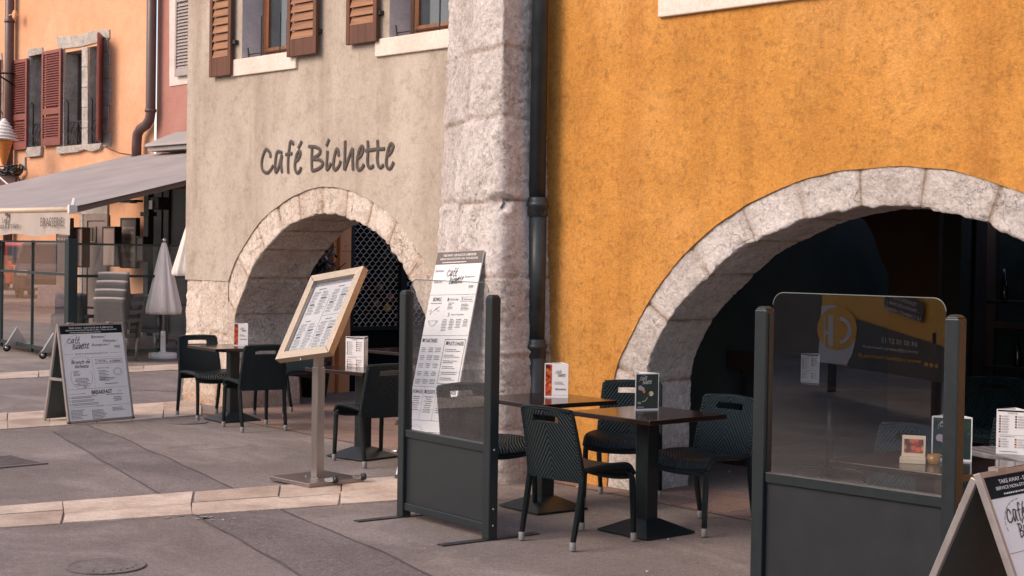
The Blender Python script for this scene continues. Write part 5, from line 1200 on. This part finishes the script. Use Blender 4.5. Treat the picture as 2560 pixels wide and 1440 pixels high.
dv = Vector((math.cos(math.radians(128)), math.sin(math.radians(128)), 0))
for k, nm in enumerate(names): dup(r0, (r0.location.x + dv.x * .05 * (k + 1), r0.location.y + dv.y * .05 * (k + 1), .125 * (k + 1)), rz, nm)
c = dup(r0, (-21.9, 12.9, 0), math.radians(40), 'grey rattan armchair behind the side glass, right of the closed parasol'); c['group'] = 'rattan chairs on the brasserie terrace'
c = dup(r0, (-22.2, 11.9, 0), math.radians(20), 'grey rattan armchair behind the side glass, beyond the stacked armchairs'); c['group'] = 'rattan chairs on the brasserie terrace'
# ---------------------------------------------------------------- inside the grey arcade
EU = -14.74
def ux(px, py, u=EU): return U(px, py, u)
t = thing('roller_grille', 'steel lattice security grille across the end of the arcade', 'security grille')
a = ux(878, 817); y0 = a.y; z0 = a.z; y1 = y0 + 2.4; z1 = 2.75
m = MB(); ph = .050; pw = .048
ny = int((y1 - y0) / pw); nz = int((z1 - z0) / (ph))
for i in range(ny + 1):
    yc = y0 + .04 + i * pw; pts = []
    for j in range(nz * 4 + 1):
        z = z0 + j * ph / 4; s = math.sin(j / 8 * PI) if True else 0; sg = 1 if i % 2 else -1
        tri = math.tanh(1.1 * math.sin(j / 4 * PI + (0 if i % 2 else PI))) / math.tanh(1.1)
        pts.append((EU + .02, yc + tri * pw * .48, z))
    m.tube(pts, .0042, 4)
m.build('lattice', plain('lattice_steel', (.62, .50, .43), .45, .3), t)
m = MB(); m.box(EU - .03, y0 - .045, z0 - .05, EU + .05, y0, z1); m.box(EU - .03, y0, z0 - .05, EU + .05, y1, z0); yy = ux(992, 700).y; m.box(EU + .03, yy, z0, EU + .09, yy + .09, z1 - .05); m.build('frame', iron_m, t)
m = MB(); m.box(EU - .1, y0 - .1, .0, EU + .02, y1, z0 - .06); m.build('counter', plain('matte_black', (.006, .010, .011), 1., 0, .2, 3, None, .002, 0.), t)
m = MB(); m.box(EU - .125, y0 - .05, z0, EU - .10, y1, z1); m.build('dark_backing', plain('matte_black', (.006, .010, .011), 1., 0, .2, 3, None, .002, 0.), t)
t = thing('wooden_door', 'orange wood panelled door and pilaster to the left of the lattice grille', 'door')
ya, yb_, yc = ux(800, 650).y - .5, ux(843, 650).y, y0 - .06
m = MB(); m.box(EU - .02, yb_, 0, EU + .06, yc, 1.72); m.box(EU - .02, yb_, 1.724, EU + .06, yc, 2.75); m.build('pilaster', owood_m, t, bevel=.004)
m = MB(); m.box(EU - .04, ya, 0, EU + .0, yb_ - .01, 2.75); dd_ = m.build('door_leaf', owood_m, t)
m = MB(); m.box(EU + .001, yb_ - .42, 1.42, EU + .012, yb_ - .06, 2.2); m.box(EU + .001, yb_ - .42, .3, EU + .012, yb_ - .06, 1.36); m.build('door_panel', wframe_m, dd_, bevel=.01)
# greenery and goods seen through the lattice
t = thing('hanging_plants', 'green plants and small coloured goods behind the lattice grille', 'plants', kind=None) if False else thing('hanging_plants', 'green plants and small coloured goods behind the lattice grille', 'plants')
m = MB(); rnd = random.Random(5)
def leaf(m, c, s, rnd):
    d = Vector((rnd.uniform(-1, 1), rnd.uniform(-1, 1), rnd.uniform(-1, 1))).normalized(); e = d.cross(Vector((rnd.uniform(-1, 1), rnd.uniform(-1, 1), 1))).normalized()
    m.quad(c - e * s * .3, c + d * s, c + e * s * .3, c - d * s * .6)
for k in range(220): p = ux(rnd.uniform(960, 1090), rnd.uniform(600, 800), -14.80); leaf(m, Vector(p), rnd.uniform(.03, .08), rnd)
m.build('leaves', plain('plant_green', (.02, .06, .025), .5, 0, .5, 9), t)
for px, py, c in ((968, 770, (.5, .25, .04)), (975, 745, (.25, .05, .03)), (940, 760, (.18, .08, .04)), (950, 720, (.2, .1, .05)), (1000, 790, (.4, .06, .04)), (985, 640, (.05, .12, .13))):
    m = MB(); p = ux(px, py, -14.79); m.lathe([(.01, -.05), (.045, -.04), (.05, 0), (.03, .05), (.002, .06)], 10, p); m.build('ornament', plain('ornament_%d' % px, c, .3), t, True)
# glittering dark shrub in a pot
t = thing('potted_shrub', 'dark glossy spiky shrub in a pot beside the orange door', 'plant')
ce = ux(790, 665, -14.45); m = MB()
for k in range(420):
    c = Vector(ce) + Vector((rnd.gauss(0, .09), rnd.gauss(0, .11), rnd.gauss(0, .13))); leaf(m, c, rnd.uniform(.03, .07), rnd)
m.build('leaves', plain('glossy_leaf', (.018, .026, .03), .12, 0, .5, 20, None, .002, .9), t)
m = MB()
for k in range(26): 
    q = Vector((rnd.gauss(0, .22), rnd.gauss(0, .16), rnd.uniform(-.55, .28))); m.tube([Vector(ce) + Vector((0, 0, -.6)), Vector(ce) + q * .6 + Vector((0, 0, -.1)), Vector(ce) + q], .006, 4)
m.build('stems', iron_m, t)
m = MB(); m.lathe([(.14, 0), (.18, .3), (.19, .42), (.17, .42), (.002, .4)], 18, (ce.x, ce.y, 0)); m.build('pot', tblack_m, t, True)
# arcade table with a bent chrome foot, tub chairs
def pt_table(label, c, s, h, px_leg, cm=None):
    t = thing('arcade_table', label, 'table', (c[0], c[1], 0)); m = MB(); m.box(-s, -s * .7, h - .03, s, s * .7, h); m.build('tabletop', top_m, t, bevel=.004)
    m = MB(); m.tube([(0, 0, .03), (0, 0, h - .03)], .032, 12); m.build('column', cm or chrome_m, t, True)
    m = MB()
    for a in (0, 90, 180, 270): r = math.radians(a + 20); m.tube([(0, 0, .09), (.2 * math.cos(r), .2 * math.sin(r), .09), (.27 * math.cos(r), .27 * math.sin(r), .07), (.29 * math.cos(r), .29 * math.sin(r), 0)], .016, 8)
    m.build('foot', cm or chrome_m, t, True); return t
pt_table('dark table with a chrome column inside the arcade behind the folded price list', (-11.35, 9.75), .55, .755, 0)
def tub_chair(label, loc, rz, mat):
    t = thing('tub_chair', label, 'chair', loc, rz, 'brown rattan tub chairs'); m = MB()
    def bf(u, v):
        a = PI * (.0 + 1.0 * u) + PI; r = .27 + .05 * v; zt_ = .74 - .16 * abs(math.cos(a)) ** 2; return (r * math.cos(a), r * .95 * math.sin(a), .42 + (zt_ - .42) * v)
    thick(m, bf, 24, 8, lambda u, v: (math.cos(PI + PI * u), math.sin(PI + PI * u), 0), .025); m.build('backrest', mat, t, True)
    m = MB(); m.tube([bf(u / 24, 1) for u in range(25)], .018, 8); m.build('rim', mat, t, True)
    m = MB(); m.lathe([(.10, .38), (.27, .40), (.285, .43), (.26, .455), (.002, .46)], 24); m.build('seat', mat, t, True)
    for sx_, sy_ in ((-.18, -.18), (.18, -.18), (-.18, .18), (.18, .18)): m = MB(); m.tube([(sx_, sy_, .4), (sx_ * 1.2, sy_ * 1.2, 0)], .014, 8); m.build('leg', alu_m, t, True)
    return t
tub_chair('brown rattan tub chair inside the arcade, right behind the first screen post', (-10.75, 10.35, 0), math.radians(200), brat_m)
tub_chair('brown rattan tub chair at the arcade table, left of the other tub chair', (-11.8, 10.55, 0), math.radians(150), brat_m)
tub_chair('brown rattan tub chair at the right edge beyond the striped table', (-3.45, 8.35, 0), math.radians(190), brat_m)
# ---------------------------------------------------------------- inside the ochre arcade
p = V(2030, 992, 9.9)
pt_table('dark table deep in the wide arch holding a single upright price list', (p.x + .1, p.y + .1), .34, .752, 0, tblack_m)
table_menu('white price list seen through the large screen on the deeper table', (p.x, p.y, .756), math.radians(10), [price_cover, facade_cover, dessert_cover], .155, .225)
p = V(1855, 905, 10.6); t = thing('menu_plaque', 'faint brown framed plaque on a dark stand in the wide arch', 'plaque', (p.x, p.y, 0))
m = MB(); m.box(-.16, 0, p.z - .07, .2, .03, p.z + .1); m.build('plate', plain('plaque_brown', (.04, .026, .02), .5), t, bevel=.005)
m = MB(); m.tube([(0, .02, 0), (0, .02, p.z - .07)], .02, 8); m.build('stand', tblack_m, t)
t = thing('bottle_shelf', 'dark bar shelf with glinting bottles at the back right of the wide arch', 'shelf')
p = V(2480, 745, 12.9); m = MB(); m.box(p.x, 12.8, p.z - .05, p.x + 2.2, 13.1, p.z - .02); m.box(p.x, 12.8, p.z - .65, p.x + 2.2, 13.1, p.z - .62); m.build('shelf', brn, t)
for k in range(14):
    m = MB(); m.lathe([(.035, 0), (.037, .01), (.037, .17), (.014, .22), (.013, .29), (.002, .29)], 10, (p.x + .1 + k * .14 + random.uniform(-.02, .02), 12.92, p.z - .02 - (.6 if k % 2 else 0))); m.build('bottle', plain('bottle_glass', (.01, .02, .015), .05, 0, .5, 3, None, .002, 1.), t, True)
# ---------------------------------------------------------------- across the street: what the panes reflect
def mir(p, o, n):
    p = Vector(p); n = Vector(n).normalized(); return p - n * 2 * (p - Vector(o)).dot(n)
fn = Vector((-tdir.y, tdir.x, 0))
def vehicle(name, label, cat, c, rz, L, W, H, hood, body, tall):
    t = thing(name, label, cat, (c.x, c.y, 0), rz); gl = plain('car_glass', (.02, .025, .03), .05, 0, .1, 2, None, .002, .9)
    prof = [(-L / 2, .32), (-L / 2 - .02, .75), (-L / 2 + .1, H * .62), (-L / 2 + .35, H * .97), (L / 2 - hood - .5, H), (L / 2 - hood, H * .93), (L / 2 - hood + (.55 if tall else .8), H * .58), (L / 2 - .15, H * .50), (L / 2, H * .36), (L / 2 + .02, .34), (L / 2 - .1, .25), (-L / 2 + .1, .25)]
    m = MB()
    def sec(x, z): k = max(0, (z - H * .55) / (H * .45)); return W / 2 * (1 - .16 * k)
    k0 = len(prof); m.v = [(x, -sec(x, z), z) for x, z in prof] + [(x, sec(x, z), z) for x, z in prof]
    m.f = [tuple(range(k0)), tuple(range(2 * k0 - 1, k0 - 1, -1))] + [(i, i + k0, (i + 1) % k0 + k0, (i + 1) % k0) for i in range(k0)]
    m.build('body', body, t, bevel=.06, segs=3)
    a = prof[5]; b = prof[6]; d = Vector((b[0] - a[0], 0, b[1] - a[1])); nn = Vector((-d.z, 0, d.x)).normalized() * .012; nn = nn if nn.x > 0 else -nn
    A_ = Vector((a[0], 0, a[1])) + d * .1; B_ = Vector((a[0], 0, a[1])) + d * .93; m = MB(); m.quad(A_ + nn + Vector((0, -sec(0, A_.z) * .88, 0)), A_ + nn + Vector((0, sec(0, A_.z) * .88, 0)), B_ + nn + Vector((0, sec(0, B_.z) * .92, 0)), B_ + nn + Vector((0, -sec(0, B_.z) * .92, 0))); m.build('windscreen', gl, t)
    for s in (-1, 1):
        m = MB(); x1 = L / 2 - hood - .12; m.quad(*[(x, s * (sec(0, z) + .012), z) for x, z in ((-L * .38, H * .6), (x1 + .35, H * .6), (x1, H * .88), (-L * .36, H * .88))]); m.build('side_window', gl, t)
        m = MB(); m.box(L / 2 - .12, s * W * .36 - .17, H * .38, L / 2 + .025, s * W * .36 + .14, H * .48); m.build('headlight', plain('headlight_lens', (.6, .6, .58), .1), t, bevel=.03)
        m = MB(); m.box(x1 + .2, s * (W / 2 + .1) - .07, H * .56, x1 + .32, s * (W / 2 + .1) + .09, H * .70); m.build('mirror', plain('mirror_grey', (.15, .15, .16), .3), t, bevel=.03)
        for xx in (-L * .31, L * .30): m = MB(); m.tube([(xx, s * (W / 2 - .2), .33), (xx, s * (W / 2 + .01), .33)], .33, 20); o = m.build('wheel', plain('tyre', (.012, .012, .013), .8), t, True); m = MB(); m.tube([(xx, s * (W / 2 - .1), .33), (xx, s * (W / 2 + .02), .33)], .2, 16); m.build('rim', alu_m, o, True)
    m = MB(); m.box(L / 2 - .02, -W * .3, .42, L / 2 + .03, W * .3, H * .33); m.build('grille', iron_m, t, bevel=.01)
    m = MB(); m.box(L / 2 + .0, -.26, .36, L / 2 + .04, .26, .46); m.build('number_plate', white_m, t)
    return t

t = thing('glazed_shopfront', 'dim glazed shopfront with brown frames at the back of the wide arch', 'shopfront')
m = MB(); m.box(-7.2, 13.2, .0, -3.6, 13.24, .5); m.box(-7.2, 13.18, 2.1, -3.6, 13.24, 2.2); m.box(-7.2, 13.18, 1.1, -3.6, 13.24, 1.16)
for k in range(6): m.box(-7.2 + k * .72, 13.17, 0, -7.12 + k * .72, 13.25, 2.7)
m.build('frame', plain('shopfront_brown', (.085, .060, .050), .6), t)
for k in range(5): m = MB(); m.box(-7.1 + k * .72, 13.2, .52, -6.5 + k * .72, 13.205, 2.08); m.build('pane', plain('dim_pane', (.03, .045, .05), .08, 0, .4, 3), t)
for x_, y_, h_, lb in ((-5.7, 10.6, -60, 'black cafe chair in the shade of the wide arch, left of the deeper table'), (-4.6, 10.3, 150, 'black cafe chair in the shade of the wide arch, right of the deeper table')): dup(c0, (x_, y_, .006), math.radians(h_ - 90), lb)

c = dup(r0, (-22.0, 11.6, 0), math.radians(-120), 'grey rattan armchair turned to the street behind the corner of the side glass'); c['group'] = 'rattan chairs on the brasserie terrace'
c = dup(r0, (-21.7, 13.9, 0), math.radians(80), 'grey rattan armchair deepest in the terrace, behind the closed parasol'); c['group'] = 'rattan chairs on the brasserie terrace'
pt_table('dark terrace table behind the side glass of the brasserie', (-22.4, 12.5), .40, .75, 0, tblack_m)
pt_table('second dark terrace table, deeper under the grey awning', (-23.6, 14.3), .45, .75, 0, tblack_m)
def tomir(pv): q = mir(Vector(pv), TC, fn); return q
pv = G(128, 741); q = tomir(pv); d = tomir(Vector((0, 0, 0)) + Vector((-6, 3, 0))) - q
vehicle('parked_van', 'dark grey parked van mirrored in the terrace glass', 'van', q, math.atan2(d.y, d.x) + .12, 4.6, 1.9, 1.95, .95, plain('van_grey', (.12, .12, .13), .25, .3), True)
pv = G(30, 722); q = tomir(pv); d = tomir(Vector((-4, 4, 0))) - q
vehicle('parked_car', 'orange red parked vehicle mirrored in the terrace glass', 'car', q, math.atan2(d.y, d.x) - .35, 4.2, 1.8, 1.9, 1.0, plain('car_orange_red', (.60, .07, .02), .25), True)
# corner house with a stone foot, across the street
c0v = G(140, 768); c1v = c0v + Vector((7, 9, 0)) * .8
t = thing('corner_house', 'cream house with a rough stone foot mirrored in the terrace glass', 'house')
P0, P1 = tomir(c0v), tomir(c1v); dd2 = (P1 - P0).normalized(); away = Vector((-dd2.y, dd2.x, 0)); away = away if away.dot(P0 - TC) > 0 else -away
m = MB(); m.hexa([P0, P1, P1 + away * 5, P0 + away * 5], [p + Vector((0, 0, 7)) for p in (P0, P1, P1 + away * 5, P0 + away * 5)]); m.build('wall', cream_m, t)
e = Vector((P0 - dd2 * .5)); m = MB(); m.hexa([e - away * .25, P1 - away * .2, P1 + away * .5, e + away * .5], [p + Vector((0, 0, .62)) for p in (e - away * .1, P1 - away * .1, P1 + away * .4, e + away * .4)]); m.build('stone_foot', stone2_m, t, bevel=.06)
# row of houses opposite
t = thing('facing_building', 'shaded taupe building across the street mirrored in the large screen', 'building')
m = MB(); wall_rects(m, -40, 4, 0, 5.6, -10.5, [(-38 + 4 * k, .0, -36.6 + 4 * k, 2.3) for k in range(10)] + [(-38 + 4 * k, 3.3, -36.8 + 4 * k, 4.9) for k in range(10)]); m.quad((-40, -10.5, 5.6), (4, -10.5, 5.6), (4, -16, 5.6), (-40, -16, 5.6)); m.quad((-40, -10.5, 0), (-40, -16, 0), (-40, -16, 5.6), (-40, -10.5, 5.6)); m.quad((4, -10.5, 0), (4, -16, 0), (4, -16, 5.6), (4, -10.5, 5.6)); m.build('wall', plaster('taupe_render', [(.16, .12, .10), (.20, .155, .13), (.24, .19, .165)], (.1, .08, .07), .3), t)
for k in range(10):
    m = MB(); m.box(-38 + 4 * k, -10.9, 0, -36.6 + 4 * k, -10.8, 2.3); m.build('door', dark_m, t)
    m = MB(); m.box(-38 + 4 * k, -10.8, 3.3, -36.8 + 4 * k, -10.7, 4.9); m.build('window', dkglass_m, t)
# the agency sign that shows mirror-wise in the large screen
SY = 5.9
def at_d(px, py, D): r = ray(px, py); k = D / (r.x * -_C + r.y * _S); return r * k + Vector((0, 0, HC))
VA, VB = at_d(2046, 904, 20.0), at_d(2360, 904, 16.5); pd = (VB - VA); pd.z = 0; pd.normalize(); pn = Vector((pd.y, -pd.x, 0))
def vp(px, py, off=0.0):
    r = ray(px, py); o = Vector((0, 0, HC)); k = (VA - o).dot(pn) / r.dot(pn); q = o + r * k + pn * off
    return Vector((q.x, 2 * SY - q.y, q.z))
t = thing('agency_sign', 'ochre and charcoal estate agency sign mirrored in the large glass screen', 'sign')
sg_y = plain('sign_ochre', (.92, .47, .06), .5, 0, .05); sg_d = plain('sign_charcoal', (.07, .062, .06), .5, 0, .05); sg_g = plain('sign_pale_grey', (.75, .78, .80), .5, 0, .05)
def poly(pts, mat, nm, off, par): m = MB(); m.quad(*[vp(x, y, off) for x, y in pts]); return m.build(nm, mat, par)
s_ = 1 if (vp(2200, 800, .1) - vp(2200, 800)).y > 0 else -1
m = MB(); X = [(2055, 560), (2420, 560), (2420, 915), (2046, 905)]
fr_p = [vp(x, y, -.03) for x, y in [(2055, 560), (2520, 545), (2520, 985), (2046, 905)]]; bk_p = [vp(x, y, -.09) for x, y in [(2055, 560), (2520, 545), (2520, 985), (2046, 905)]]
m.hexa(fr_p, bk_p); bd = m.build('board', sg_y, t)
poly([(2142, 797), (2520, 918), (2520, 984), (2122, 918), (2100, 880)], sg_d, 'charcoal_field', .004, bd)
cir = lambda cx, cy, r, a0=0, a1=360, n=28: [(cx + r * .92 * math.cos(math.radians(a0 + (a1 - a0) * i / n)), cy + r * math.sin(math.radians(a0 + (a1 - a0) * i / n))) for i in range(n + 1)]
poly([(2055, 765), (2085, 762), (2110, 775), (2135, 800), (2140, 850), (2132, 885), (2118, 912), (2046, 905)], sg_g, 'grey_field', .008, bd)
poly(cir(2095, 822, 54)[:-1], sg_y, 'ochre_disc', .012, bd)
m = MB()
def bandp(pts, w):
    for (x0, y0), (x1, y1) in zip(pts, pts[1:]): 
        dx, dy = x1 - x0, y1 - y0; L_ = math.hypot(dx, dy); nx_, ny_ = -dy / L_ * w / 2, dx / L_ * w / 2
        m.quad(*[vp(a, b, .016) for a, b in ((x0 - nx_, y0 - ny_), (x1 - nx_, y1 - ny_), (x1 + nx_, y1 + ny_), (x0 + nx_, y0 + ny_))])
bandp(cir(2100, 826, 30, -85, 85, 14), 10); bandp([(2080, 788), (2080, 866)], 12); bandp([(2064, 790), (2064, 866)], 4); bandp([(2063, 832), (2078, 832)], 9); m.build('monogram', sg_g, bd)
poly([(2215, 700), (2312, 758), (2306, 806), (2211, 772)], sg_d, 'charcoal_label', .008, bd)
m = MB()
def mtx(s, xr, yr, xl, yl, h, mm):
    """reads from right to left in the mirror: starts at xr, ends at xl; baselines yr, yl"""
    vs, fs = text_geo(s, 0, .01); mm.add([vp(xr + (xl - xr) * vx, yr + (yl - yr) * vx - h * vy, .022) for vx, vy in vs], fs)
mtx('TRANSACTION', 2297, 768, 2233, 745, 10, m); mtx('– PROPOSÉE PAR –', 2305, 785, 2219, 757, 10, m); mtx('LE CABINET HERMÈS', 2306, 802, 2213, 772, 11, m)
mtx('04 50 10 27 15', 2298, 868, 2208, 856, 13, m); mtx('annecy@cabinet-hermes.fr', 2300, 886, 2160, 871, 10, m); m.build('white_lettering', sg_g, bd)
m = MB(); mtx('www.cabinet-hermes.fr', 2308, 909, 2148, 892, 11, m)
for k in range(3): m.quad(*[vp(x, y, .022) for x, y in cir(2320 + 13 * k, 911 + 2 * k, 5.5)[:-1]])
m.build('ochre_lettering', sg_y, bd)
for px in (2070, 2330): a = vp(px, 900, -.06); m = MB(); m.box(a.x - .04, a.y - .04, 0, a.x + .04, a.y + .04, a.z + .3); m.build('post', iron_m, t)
SUN_E, EXPO = 1.15, .97
# ---------------------------------------------------------------- light, sky, eye
w = bpy.data.worlds.new('World'); SC.world = w; w.use_nodes = True; t = w.node_tree
bg = t.nodes['Background']; sk = t.nodes.new('ShaderNodeTexSky'); sk.sky_type = 'NISHITA'; sk.sun_disc = False
D = Vector((-.24, -.76, .60)).normalized()    # toward the sun
sk.sun_elevation = math.asin(D.z); sk.sun_rotation = math.atan2(D.x, D.y); sk.air_density = 1.0; sk.dust_density = 1.5; sk.ozone_density = .6
t.links.new(mix(t, 1.0, sk.outputs[0], (1.14, .975, .88), 'MULTIPLY'), bg.inputs[0]); bg.inputs[1].default_value = .15
L = bpy.data.lights.new('sun', 'SUN'); L.energy = SUN_E; L.angle = math.radians(30); L.color = (1, .86, .70)
so = bpy.data.objects.new('sun', L); COL.objects.link(so); so.rotation_euler = D.to_track_quat('Z', 'Y').to_euler(); so.location = (-10, -10, 12)
cam = bpy.data.cameras.new('camera'); cam.sensor_width = 36; cam.lens = F / 2560 * 36; cam.clip_end = 600; cam.clip_start = .05
co = bpy.data.objects.new('camera', cam); COL.objects.link(co); SC.camera = co
f = ray(1280, 720); R = (ray(1280 + F, 720) - f).normalized(); Up = (ray(1280, 720 - F) - f).normalized(); f.normalize()
co.matrix_world = Matrix(((R.x, Up.x, -f.x, 0), (R.y, Up.y, -f.y, 0), (R.z, Up.z, -f.z, HC), (0, 0, 0, 1)))
SC.view_settings.view_transform = 'Standard'; SC.view_settings.look = 'None'; SC.view_settings.gamma = 1; SC.view_settings.exposure = EXPO
SC.cycles.max_bounces = 8; SC.cycles.transparent_max_bounces = 16; SC.cycles.use_denoising = True
